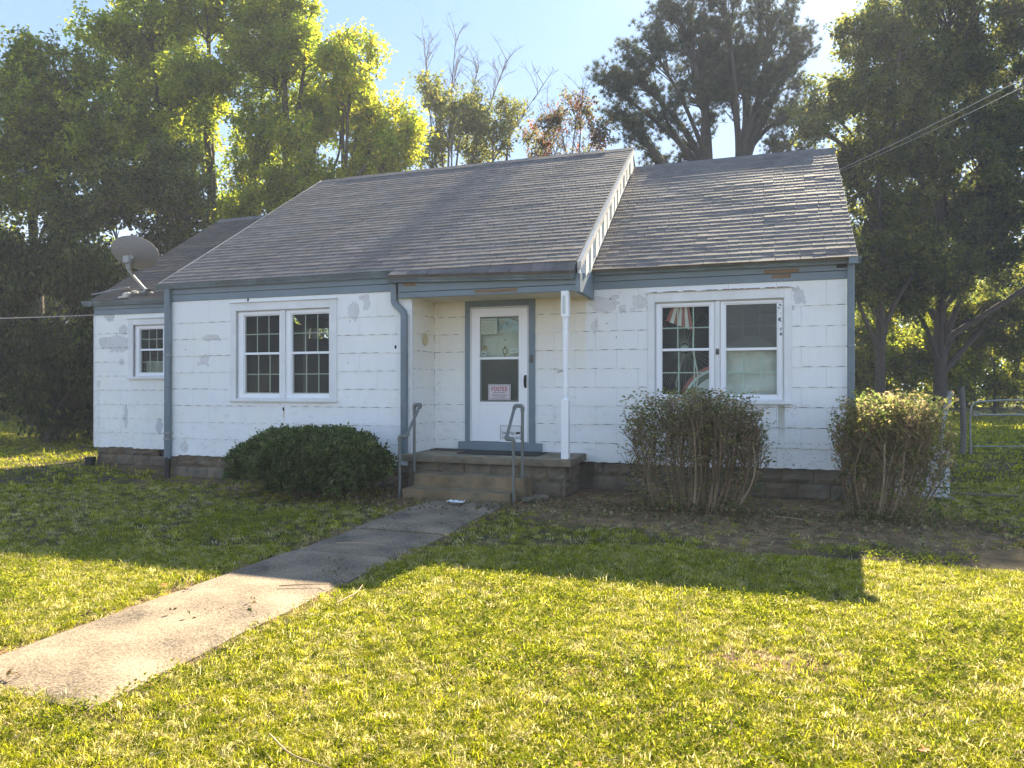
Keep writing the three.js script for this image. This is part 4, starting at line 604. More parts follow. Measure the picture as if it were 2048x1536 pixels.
// cluster of leaves: n pointed folded leaves in a ball of radius R
function leafCluster(n, R, len, wid, seed, hang = 0.4) {
  const r = RNG(seed), p = [];
  for (let i = 0; i < n; i++) {
    const c = V(r() - 0.5, r() - 0.5, r() - 0.5).multiplyScalar(2 * R * (0.4 + 0.6 * r())), d = V(r() - 0.5, (r() - 0.5) * 0.8 - hang * 0.5, r() - 0.5).normalize(), s = d.clone().cross(V(r() - 0.5, 1.2, r() - 0.5)).normalize(), k = 0.7 + 0.6 * r(), up = s.clone().cross(d).multiplyScalar(wid * 0.25 * k);
    const a = c, m = c.clone().addScaledVector(d, len * k * 0.45), t = c.clone().addScaledVector(d, len * k), l = m.clone().addScaledVector(s, wid * k / 2).add(up), q = m.clone().addScaledVector(s, -wid * k / 2).add(up);
    p.push(...a.toArray(), ...l.toArray(), ...t.toArray(), ...a.toArray(), ...t.toArray(), ...q.toArray());
  }
  const g = new THREE.BufferGeometry(); g.setAttribute('position', new THREE.Float32BufferAttribute(p, 3)); g.computeVertexNormals(); return g;
}
function needleCluster(n, len, seed) { const r = RNG(seed), p = []; for (let i = 0; i < n; i++) { const d = V(r() - 0.5, r() - 0.25, r() - 0.5).normalize(), s = d.clone().cross(V(r() - 0.5, r() - 0.5, r() - 0.5)).normalize(), k = len * (0.7 + 0.5 * r()); p.push(...s.clone().multiplyScalar(0.012).toArray(), ...s.clone().multiplyScalar(-0.012).toArray(), ...d.clone().multiplyScalar(k).toArray()); } const g = new THREE.BufferGeometry(); g.setAttribute('position', new THREE.Float32BufferAttribute(p, 3)); g.computeVertexNormals(); return g; }
const dummy = new THREE.Object3D(), tint = new THREE.Color();
function scatter(name, geo, mat, list, palette, r, parent) { // list of [x,y,z,scale]
  const m = new THREE.InstancedMesh(geo, mat, list.length); m.name = name; m.castShadow = m.receiveShadow = true;
  list.forEach(([x, y, z, s, yaw], i) => { dummy.position.set(x, y, z); dummy.rotation.set((r() - 0.5) * 0.9, r() * 6.283, (r() - 0.5) * 0.9); dummy.scale.setScalar(s); dummy.updateMatrix(); m.setMatrixAt(i, dummy.matrix); const c = palette[r() * palette.length | 0], k = 0.55 + 0.8 * r() * r() + 0.25 * r(); tint.setRGB(c[0] * k, c[1] * k, c[2] * k); m.setColorAt(i, tint); });
  const b = parent.userData.base; if (b) m.position.copy(b).negate(); m.userData.kind = 'stuff'; parent.add(m); return m;
}
const clusters = [1, 2, 3].map((s) => leafCluster(10, 0.26, 0.15, 0.105, s));
const smallClusters = [4, 5].map((s) => leafCluster(10, 0.2, 0.11, 0.075, s)), longClusters = [6, 7].map((s) => leafCluster(14, 0.3, 0.19, 0.07, s, 1.1)), needles = [8, 9].map((s) => needleCluster(34, 0.27, s));
const GREEN = [[0.34, 0.42, 0.03], [0.48, 0.52, 0.04], [0.22, 0.3, 0.03], [0.56, 0.56, 0.04]], YEL = [[0.58, 0.6, 0.04], [0.46, 0.53, 0.04], [0.68, 0.6, 0.05], [0.36, 0.46, 0.04]], DARK = [[0.1, 0.14, 0.035], [0.15, 0.19, 0.045], [0.08, 0.11, 0.03]], OLIVE = [[0.24, 0.26, 0.04], [0.32, 0.3, 0.06], [0.18, 0.21, 0.035]], PINE = [[0.06, 0.085, 0.04], [0.08, 0.105, 0.05], [0.1, 0.1, 0.05], [0.13, 0.14, 0.07]], AUT = [[0.3, 0.13, 0.06], [0.2, 0.17, 0.06], [0.16, 0.17, 0.05]];
function makeTree(name, label, category, base, o) {
  if (o.far) { const k = o.far, f = ([x, y, z, R]) => [x * k, 1.5 + (y - 1.5) * k, 10.09 + (z - 10.09) * k, R && R * k]; base = [base[0] * k, 0, 10.09 + (base[2] - 10.09) * k]; o.lobes = o.lobes.map(f); }
  const r = RNG(o.seed), t = thing(name, label, category, base, o.group), tr = [], br = [], pts = [], B = V(...base), top = o.lobes.reduce((m, l) => Math.max(m, l[1]), 0);
  const stems = o.stems || [[0, 0]], tips = stems.map(([dx, dz, fx = dx, hh = o.fork ?? 0.55]) => { const q = V(B.x + fx, B.y + top * hh, B.z + dz); const R = o.r ?? 0.24; const mid = B.clone().lerp(q, 0.5).add(V((r() - 0.5) * 0.5, 0, (r() - 0.5) * 0.5)); tr.push(tube([V(B.x + dx * 0.3, B.y - 0.2, B.z + dz), mid, q], R, 9, 1, R * 0.6)); return [V(B.x + dx * 0.3, B.y, B.z + dz), mid, q, R]; });
  for (const [x, y, z, R] of o.lobes) {
    const c = V(x, y, z + (r() - 0.5) * (o.deep ?? 2.4)), best = tips.slice().sort((a, b) => a[2].distanceTo(c) - b[2].distanceTo(c))[0], k = clamp((c.y - R - B.y) / (best[2].y - B.y) - 0.15 - 0.2 * r(), 0.25, 1), st = k < 0.5 ? best[0].clone().lerp(best[1], k * 2) : best[1].clone().lerp(best[2], k * 2 - 1), rr = best[3] * 0.5 * (0.7 + 0.5 * r());
    const m1 = st.clone().lerp(c, 0.5).add(V((r() - 0.5) * 0.8, (o.arch ?? 0.5) * (r() - 0.2), (r() - 0.5) * 0.8)); tr.push(tube([st, m1, c], rr, 6, 1, rr * 0.35));
    const nb = Math.round((o.twigs ?? 15) * R);
    for (let i = 0; i < nb; i++) {
      const d = V(r() - 0.5, (r() - 0.42) * 0.95, r() - 0.5).normalize(), L = R * (0.55 + 0.55 * r()), s = m1.clone().lerp(c, 0.3 + 0.7 * r()), e = c.clone().addScaledVector(d, L), mm = s.clone().lerp(e, 0.5).add(V((r() - 0.5) * 0.4, 0.25 * r(), (r() - 0.5) * 0.4));
      br.push(tube([s, mm, e], rr * 0.26, 3, 0, 0.008));
      const nl = Math.round((o.dens ?? 13.8) * R * (0.5 + r()));
      for (let j = 0; j < nl; j++) { const k2 = 0.3 + 0.75 * Math.sqrt(r()), p = k2 < 0.5 ? s.clone().lerp(mm, k2 * 2) : mm.clone().lerp(e, k2 * 2 - 1), q = (o.spread ?? 0.34) * (0.5 + r()); pts.push([p.x + (r() - 0.5) * 2 * q, p.y + (r() - 0.55) * 1.5 * q, p.z + (r() - 0.5) * 2 * q, (o.size ?? 1) * (0.7 + 0.6 * r())]); }
    }
  }
  if (o.bare) for (const [x, y, z] of o.bare) { const s = tips[0][2].clone().lerp(V(x, y, z), 0.25), e = V(x, y, z); tr.push(tube([s, s.clone().lerp(e, 0.5).add(V((r() - 0.5) * 0.6, 0, 0)), e], 0.07, 5, 1, 0.012)); for (let i = 0; i < 26; i++) { const p = s.clone().lerp(e, 0.4 + 0.6 * r()), q = p.clone().add(V((r() - 0.5) * 1.9, 0.5 + 1.1 * r(), (r() - 0.5) * 1.9)); br.push(tube([p, p.clone().lerp(q, 0.5).add(V((r() - 0.5) * 0.3, 0.1, 0)), q], 0.022, 3, 0, 0.006)); for (let h = 0; h < 3; h++) { const a = p.clone().lerp(q, 0.4 + 0.5 * r()); br.push(tube([a, a.clone().add(V((r() - 0.5) * 0.8, 0.4 * r() + 0.1, (r() - 0.5) * 0.8))], 0.011, 3, 0, 0.005)); } } }
  part('trunk', tr, o.bark || bark, t); tag(part('branches', br, o.bark || bark, t), null, null, null, 'stuff');
  const cl = o.cl || clusters, per = cl.map(() => []); pts.forEach((p) => per[r() * cl.length | 0].push(p)); per.forEach((l, i) => scatter('crown', cl[i], o.mat || leafM, l, o.pal, r, t));
  return t;
}
makeTree('maple_tree', 'tallest leafy green tree with several trunks behind the left roof', 'tree', [-22.1, 0, -15.2], { seed: 1, pal: [...GREEN, ...GREEN, YEL[3], YEL[1]], r: 0.32, stems: [[-1.4, 0.5, -1.8], [0, 0, -0.2], [1.4, -0.6, 1.5], [2.6, -0.8, 3.2]], lobes: [[-25.9, 15.7, -13.9, 2.4], [-24.2, 17.5, -14.5, 2.4], [-22.1, 19.2, -15.2, 2.84], [-20.3, 17.0, -15.8, 2.4], [-18.6, 17.7, -16.4, 1.75], [-19.2, 15.1, -16.2, 1.96], [-21.7, 14.2, -15.3, 1.96], [-24.2, 14.0, -14.5, 2.18], [-17.8, 15.5, -16.6, 1.2], [-23.2, 11.4, -14.8, 1.75], [-20.7, 11.6, -15.7, 1.53], [-19.4, 12.6, -16.2, 1.3], [-18.6, 10.2, -16.6, 1.2], [-25.6, 13.0, -14.4, 1.7], [-22.0, 9.4, -15.4, 1.5], [-17.6, 13.2, -17, 1.1]] });
makeTree('maple_tree', 'bright yellow-green maple rising beside the left end of the main roof', 'tree', [-18.2, 0, -15.6], { seed: 2, pal: YEL, r: 0.2, stems: [[0, 0, 0.6], [1.2, 0, 2.2]], lobes: [[-16.0, 15.4, -16.2, 1.16], [-15.3, 16.2, -16.4, 0.59], [-15.5, 14.1, -16.4, 1.27], [-16.8, 13.2, -15.9, 1.48], [-14.8, 12.7, -16.6, 1.37], [-13.5, 12.1, -17.0, 1.1], [-17.6, 11.5, -15.7, 1.27], [-15.6, 11.3, -16.3, 1.27], [-14.0, 11.0, -16.9, 1.06], [-16.4, 9.8, -16.4, 1.1], [-18.4, 9.8, -15.8, 1.0], [-17.9, 13.6, -15.8, 1.0]] });
makeTree('broadleaf_tree', 'dense olive-green tree at the far left edge above the dark shrubs', 'tree', [-25.9, 0, -9.7], { seed: 3, pal: [...OLIVE, ...GREEN], lobes: [[-26.7, 13.3, -9.5, 1.52], [-25.2, 12.4, -9.9, 2.09], [-23.6, 11.2, -10.5, 1.9], [-26.3, 10.5, -9.6, 2.09], [-24.3, 9.1, -10.2, 2.09], [-27.0, 8.2, -9.3, 1.9], [-22.7, 9.0, -10.8, 1.52], [-24.7, 14.1, -10.1, 0.95], [-26.2, 14.7, -9.6, 0.67]] });
makeTree('understory_tree', 'low dark understory tree behind the satellite dish', 'tree', [-20.3, 0, -10.5], { seed: 4, pal: [...DARK, ...OLIVE], r: 0.15, lobes: [[-20.8, 9.6, -10.4, 1.28], [-21.5, 7.9, -10.1, 1.46], [-20.1, 7.9, -10.6, 1.1], [-18.7, 8.5, -11.1, 0.92], [-22.9, 7.2, -9.7, 1.28], [-20.8, 6.8, -10.4, 1.1], [-19.0, 6.2, -10.9, 1.2], [-22.4, 5.4, -9.8, 1.4]] });
makeTree('understory_tree', 'slim lit understory tree just above the left wing ridge', 'tree', [-18.9, 0, -14.1], { seed: 5, pal: [...YEL, ...GREEN], r: 0.14, dens: 14, lobes: [[-18.2, 9.5, -14.4, 1.02], [-17.0, 10.3, -14.8, 0.82], [-19.5, 9.1, -14.0, 1.02], [-20.3, 8.5, -13.7, 0.82], [-19.2, 7.4, -14.0, 0.9], [-17.6, 8.2, -14.6, 0.9], [-18.6, 6.4, -14.2, 0.9]] });
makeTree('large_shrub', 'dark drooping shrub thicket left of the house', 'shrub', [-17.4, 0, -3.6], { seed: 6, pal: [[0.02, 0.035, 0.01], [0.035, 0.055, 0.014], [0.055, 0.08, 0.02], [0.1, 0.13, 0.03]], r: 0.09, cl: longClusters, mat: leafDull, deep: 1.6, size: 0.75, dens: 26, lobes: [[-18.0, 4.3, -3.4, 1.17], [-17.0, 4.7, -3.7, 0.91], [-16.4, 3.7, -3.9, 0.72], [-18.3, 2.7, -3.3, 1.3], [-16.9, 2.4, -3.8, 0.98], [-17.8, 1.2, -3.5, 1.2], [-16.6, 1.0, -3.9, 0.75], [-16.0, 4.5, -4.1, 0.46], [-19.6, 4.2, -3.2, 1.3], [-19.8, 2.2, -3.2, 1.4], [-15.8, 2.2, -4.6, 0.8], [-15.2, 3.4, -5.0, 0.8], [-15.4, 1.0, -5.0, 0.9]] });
makeTree('sparse_tree', 'thin-leaved tree with bare upper twigs above the main ridge', 'tree', [-14.2, 0, -25.1], { seed: 7, pal: OLIVE, dens: 9, twigs: 12, r: 0.2, stems: [[-0.6, 0, -1.4], [0.4, 0, 0.2], [1.2, -0.3, 2.0]], bark: paleBark, bare: [[-16.6, 20.2, -24.6], [-14.9, 20.4, -25], [-12.3, 19.0, -25.8], [-10.4, 17.6, -26.3], [-13.7, 18.6, -25.3]], lobes: [[-16.2, 17.1, -24.6, 1.2], [-15.2, 15.7, -24.9, 1.61], [-13.7, 16.0, -25.4, 1.47], [-12.2, 16.5, -25.9, 1.07], [-14.4, 14.1, -25.1, 1.61], [-16.2, 14.4, -24.6, 1.34], [-12.7, 14.7, -25.7, 1.2]] });
makeTree('sparse_tree', 'small autumn-tinted tree between the bare twigs and the pine', 'tree', [-9.6, 0, -28.8], { seed: 8, pal: AUT, dens: 7, twigs: 10, r: 0.13, bark: paleBark, bare: [[-8.9, 18.2, -29.1], [-10.8, 17.0, -28.4]], lobes: [[-11.2, 15.5, -28.3, 1.27], [-9.9, 16.1, -28.8, 1.13], [-9.1, 17.0, -29.1, 1.07], [-8.1, 15.6, -29.4, 1.27], [-10.2, 14.2, -28.6, 1.2]] });
makeTree('pine_tree', 'tall dark pine with spreading limbs behind the right roof', 'tree', [-1.0, 0, -27.5], { seed: 9, far: 1.14, pal: PINE, cl: needles, mat: needleM, r: 0.42, fork: 0.62, stems: [[-0.9, 0, -1.1], [0.5, 0, 0.6]], dens: 14, spread: 0.42, twigs: 14, deep: 3, lobes: [[-7.0, 16.8, -25.5, 0.81], [-6.2, 15.5, -25.8, 1.22], [-4.8, 18.7, -26.3, 1.32], [-5.3, 16.8, -26.1, 1.39], [-3.3, 19.9, -26.8, 1.65], [-1.2, 20.5, -27.5, 1.6], [1.0, 20.3, -28.2, 1.4], [2.4, 19.6, -28.7, 1.06], [-2.9, 17.8, -26.9, 1.77], [-0.5, 18.2, -27.7, 1.9], [1.6, 17.8, -28.4, 1.39], [-4.1, 15.1, -26.5, 1.14], [2.2, 16.0, -28.6, 1.14], [3.4, 14.6, -29.0, 0.89], [-3.0, 13.6, -27, 0.8], [1.6, 13.8, -28.4, 0.8], [-1.7, 19.3, -27.3, 1.5], [0.1, 19.3, -27.8, 1.4], [-0.9, 16.8, -27.5, 1.2], [0.6, 16.6, -28, 1.1], [-2.0, 16.2, -27.2, 1.0], [-5.6, 14.4, -26, 0.9], [-4.6, 13.2, -26.4, 0.8], [-2.2, 15.2, -27.2, 0.8], [0.4, 15.2, -28, 0.8], [2.6, 13.2, -28.7, 0.9]] });
makeTree('broadleaf_tree', 'dark leafy tree just right of the right roof gable', 'tree', [5.4, 0, -24.4], { seed: 10, dens: 12.5, pal: [...DARK, ...OLIVE, ...OLIVE], r: 0.22, deep: 3, lobes: [[4.4, 16.7, -23.9, 1.2], [3.1, 14.0, -23.6, 1.2], [2.5, 12.7, -23.4, 0.83], [4.8, 14.2, -24.2, 1.75], [6.4, 16.4, -24.7, 1.8], [5.3, 18.5, -24.4, 0.8], [6.7, 19.5, -24.6, 1.1], [5.2, 11.8, -24.3, 1.75], [4.0, 11.0, -23.9, 1.31], [6.6, 13.1, -24.8, 1.96], [5.0, 9.2, -24.3, 1.53], [6.6, 9.0, -24.8, 1.75], [5.4, 7.0, -24.4, 1.31], [3.6, 9.0, -24, 1.3], [7.8, 15.4, -25.4, 1.6], [7.9, 11.2, -25.4, 1.5], [7.4, 7.2, -25.2, 1.4], [3.9, 6.8, -24, 1.2], [4.6, 5.4, -24, 1.2], [6.6, 6.0, -24.8, 1.3]] });
makeTree('broadleaf_tree', 'massive dark tree with thick trunk at the far right edge', 'tree', [8.4, 0, -27.5], { seed: 11, dens: 12, pal: [...DARK, ...OLIVE], r: 0.32, fork: 0.4, deep: 3.5, lobes: [[8.8, 19.9, -27.7, 2.56], [10.8, 17.6, -28.3, 2.79], [8.8, 15.3, -27.7, 2.32], [12.4, 13.9, -28.8, 2.56], [10.2, 12.0, -28.1, 2.56], [8.4, 10.1, -27.5, 1.86], [11.9, 9.4, -28.7, 2.56], [9.9, 7.4, -28.0, 2.09], [8.2, 6.4, -27.4, 1.39], [12.1, 5.5, -28.8, 1.86], [6.6, 5.5, -26.9, 1.39], [10.2, 4.9, -28.1, 1.2], [13.6, 18.5, -29, 2.6], [6.8, 17.6, -27.2, 1.6], [6.8, 12.8, -27.2, 1.6], [7.0, 8.4, -27, 1.5], [10.2, 9.6, -28.2, 1.8], [14.4, 8, -29, 2.4], [14.5, 12, -29, 2.4]] });
makeTree('undergrowth_shrub', 'sunlit leafy undergrowth beyond the bush at the house corner', 'shrub', [7.2, 0, -30.3], { seed: 12, pal: [...OLIVE, ...GREEN], r: 0.08, dens: 16, lobes: [[5.3, 3.3, -29.6, 1.52], [7.0, 2.4, -30.2, 1.52], [5.3, 1.4, -29.6, 1.27], [8.4, 3.6, -30.7, 1.27], [4.2, 2.4, -29, 1.4], [9.6, 2.2, -31, 1.6], [6.2, 4.6, -30, 1.5], [3.4, 4.2, -29, 1.5], [9.4, 4.4, -31, 1.4]] });
makeTree('undergrowth_shrub', 'leafy undergrowth beyond the tube gate', 'shrub', [12.1, 0, -33.0], { seed: 13, pal: [...OLIVE, ...GREEN], r: 0.08, dens: 16, lobes: [[11.1, 2.9, -32.7, 1.43], [13.1, 3.4, -33.3, 1.56], [12.1, 1.6, -33.0, 0.91], [14.4, 1.8, -33.7, 1.3], [11.4, 4.6, -33, 1.7], [13.8, 5.2, -33.4, 1.8], [16, 3.4, -34, 1.8], [15.4, 1.4, -33, 1.3]] });
{ // far wood behind everything, reads as one mass
  const r = RNG(99), t = new THREE.Group(); t.name = 'wood'; tag(t, 'far wood closing the view behind the yard', 'wood', null, 'stuff'); scene.add(t);
  const pts = [], tr = []; const bands = [[-62, -12, 12, 9.5], [12, -40, 30, 9], [-30, -22, 13, 6.5]];
  for (let i = 0; i < 16000; i++) { const a = r(), x = lerp(-52, 34, a), z = -44 - 8 * r() + 0.0 * x, hgt = (x < -14 ? 13 : x < 2 ? 11 : 12) * (0.75 + 0.35 * fbm(x * 0.16, 3, 5, 3)); pts.push([x, hgt * r(), z, 1.9 * (0.7 + 0.6 * r())]); }
  for (let i = 0; i < 7000; i++) { const x = lerp(-34, -19.5, r()), z = -13 + (x + 27) * -0.25 - 3.5 * r(), hgt = 7.5 * (0.7 + 0.4 * fbm(x * 0.3, 8, 6, 2)); pts.push([x, hgt * r(), z, 1.25 * (0.7 + 0.6 * r())]); }
  for (let i = 0; i < 70; i++) { const x = lerp(-45, 30, r()), z = -44 - 8 * r(); tr.push(tube([V(x, -0.2, z), V(x + r() - 0.5, 9, z)], 0.16, 5, 0, 0.08)); }
  part('trunks', tr, bark, t); const half = clusters.map(() => []); pts.forEach((p) => half[r() * 3 | 0].push(p)); half.forEach((l, i) => scatter('foliage', clusters[i], leafM, l, [...DARK, ...OLIVE, ...GREEN], r, t));
}
// bushes by the house
const shrubLeaf = [21, 22].map((s) => leafCluster(11, 0.055, 0.044, 0.027, s, 0));
{
  const r = RNG(61), c = V(-5.72, 0, 1.72), t = thing('round_bush', 'dense dark green clipped bush under the left front window', 'bush', c.toArray()), st = [], pts = [];
  for (let i = 0; i < 120; i++) { const a = r() * 6.283, q = Math.sqrt(r()), x = Math.cos(a) * q * 1.1, z = Math.sin(a) * q * 0.66, y = 0.2 + 0.55 * r(); st.push(tube([V(c.x + x * 0.3, 0, c.z + z * 0.3), V(c.x + x * 0.6, y * 0.4, c.z + z * 0.6), V(c.x + x, y, c.z + z)], 0.009, 4, 0, 0.004)); }
  part('stems', st, M({ color: rgb(0.2, 0.14, 0.09), roughness: 1 }), t);
  while (pts.length < 9500) { const a = r() * 6.283, el = r(), n = 0.72 + 0.52 * fbm(Math.cos(a) * 2.4 + 5, Math.sin(a) * 2.4 + el * 3, 15, 3), y = 0.12 + 0.76 * Math.pow(el, 0.75), w = y < 0.36 ? lerp(0.5, 1, y / 0.36) : Math.sqrt(Math.max(0.06, 1 - Math.pow((y - 0.36) / 0.54, 5))), q = Math.pow(r(), 0.28) * n * w; const x = Math.cos(a) * q * 1.14, z = Math.sin(a) * q * 0.68; if (y < 0.3 && x < -0.45 && r() < 0.9) continue; const sl = 1 - 0.22 * sstep(-0.35, -1.2, x) - 0.06 * sstep(0.6, 1.2, x), bump = 0.09 * (fbm(x * 5 + 9, z * 5 + 3, 16, 2) - 0.5); pts.push([c.x + x, y * sl * (1.02 - 0.03 * r()) + bump * y + 0.03 * (r() - 0.5) + (r() < 0.03 ? 0.05 * r() : 0), c.z + z, 0.6 + 1.2 * r() * r() + 0.2 * r()]); }
  shrubLeaf.forEach((g, i) => scatter('foliage', g, leafDull, pts.filter((_, k) => k % 2 === i), [[0.07, 0.12, 0.03], [0.1, 0.16, 0.04], [0.14, 0.18, 0.045], [0.2, 0.23, 0.08], [0.05, 0.08, 0.02]], r, t));
  const iv = []; for (let i = 0; i < 26; i++) iv.push([c.x + 0.7 + 0.35 * r(), 0.12 + 0.4 * r(), c.z + 0.5 + 0.14 * r(), 1]); scatter('ivy_leaves', leafCluster(3, 0.05, 0.085, 0.075, 31), leafM, iv, [[0.16, 0.22, 0.05], [0.22, 0.25, 0.08]], r, t);
}
function twigBush(name, label, c, rx, rz, h, nStem, seed, leafN, topN, lean) {
  const r = RNG(seed), t = thing(name, label, 'bush', c.toArray()), st = [], tw = [], pts = [], brown = M({ color: rgb(0.36, 0.25, 0.15), map: barkTex, roughness: 1 }), tan = M({ color: rgb(0.46, 0.36, 0.22), map: barkTex, roughness: 1 });
  for (let i = 0; i < nStem; i++) {
    const a = r() * 6.283, q = Math.sqrt(r()), bxx = Math.cos(a) * q * rx * 0.6, bz = Math.sin(a) * q * rz * 0.6, tx = Math.cos(a) * q * rx * 0.88 + (lean || 0) * r(), tz = Math.sin(a) * q * rz, hh = h * (0.72 + 0.25 * r()) * (1 - 0.2 * q * q), p0 = V(c.x + bxx, -0.03, c.z + bz), p2 = V(c.x + tx, hh, c.z + tz), p1 = p0.clone().lerp(p2, 0.5).add(V((r() - 0.5) * 0.2 + Math.cos(a) * q * rx * 0.1, 0, (r() - 0.5) * 0.16)), R = i < nStem * 0.12 ? 0.017 : 0.005 + 0.005 * r();
    (i < nStem * 0.14 ? st : tw).push(tube([p0, p1, p2], R, 5, 1, R * 0.5));
    for (let j = 0; j < 11; j++) { const k = 0.25 + 0.75 * Math.sqrt(r()), s = k < 0.5 ? p0.clone().lerp(p1, 2 * k) : p1.clone().lerp(p2, 2 * k - 1), L = 0.1 + 0.18 * r(), d = V((r() - 0.5) * 1.5, 0.4 + r() * 0.8, (r() - 0.5) * 1.5).normalize(), e = s.clone().addScaledVector(d, L); if (e.y > h) e.y = h - 0.05 * r(); e.x = clamp(e.x, c.x - rx, c.x + rx + (lean || 0)); tw.push(tube([s, s.clone().lerp(e, 0.5).add(V((r() - 0.5) * 0.05, 0, (r() - 0.5) * 0.05)), e], 0.0052, 3, 0, 0.003)); for (let b = 0; b < 1 + (r() < 0.5); b++) { const s2 = s.clone().lerp(e, 0.5 + 0.5 * r()), e2 = s2.clone().add(V((r() - 0.5) * 0.18, 0.02 + 0.12 * r(), (r() - 0.5) * 0.18)); if (e2.y > h + 0.02) e2.y = h; tw.push(tube([s2, e2], 0.0036, 3, 0, 0.0024)); if (r() < 0.55) pts.push([e2.x, e2.y, e2.z, 0.8 + 0.6 * r()]); } }
  }
  for (let i = 0; i < topN; i++) { const a = r() * 6.283, q = Math.sqrt(r()); pts.push([c.x + Math.cos(a) * q * rx * 0.9 + (lean || 0) * r(), h - 0.3 * r() - 0.16 * q, c.z + Math.sin(a) * q * rz * 0.95, 0.9 + 0.6 * r()]); }
  for (let i = 0; i < leafN; i++) { const a = r() * 6.283; pts.push([c.x + Math.cos(a) * rx * (0.6 + 0.35 * r()) + (lean || 0) * r(), h * r(), c.z + Math.sin(a) * rz * (0.6 + 0.4 * r()), 0.8 + 0.6 * r()]); }
  for (let i = 0; i < 90; i++) pts.push([c.x + (r() - 0.5) * rx * 1.3, 0.04 + 0.16 * r() * r(), c.z + (r() - 0.3) * rz * 1.3, 1]);
  part('stems', st, tan, t); tag(part('twigs', tw, brown, t), null, null, null, 'stuff'); scatter('leaves', leafCluster(4, 0.045, 0.044, 0.028, seed + 2), leafM, pts, [[0.24, 0.27, 0.08], [0.42, 0.36, 0.17], [0.15, 0.2, 0.05], [0.5, 0.38, 0.2], [0.34, 0.35, 0.1]], r, t);
}
twigBush('bare_bush', 'leggy brown twiggy bush under the right front window', V(-0.66, 0, 1.2), 0.88, 0.5, 1.43, 108, 71, 620, 150);
twigBush('bare_bush', 'leggy twiggy bush with yellow-green leaves at the house corner', V(1.44, 0, 1.05), 0.56, 0.5, 1.4, 96, 72, 640, 180, 0.25);

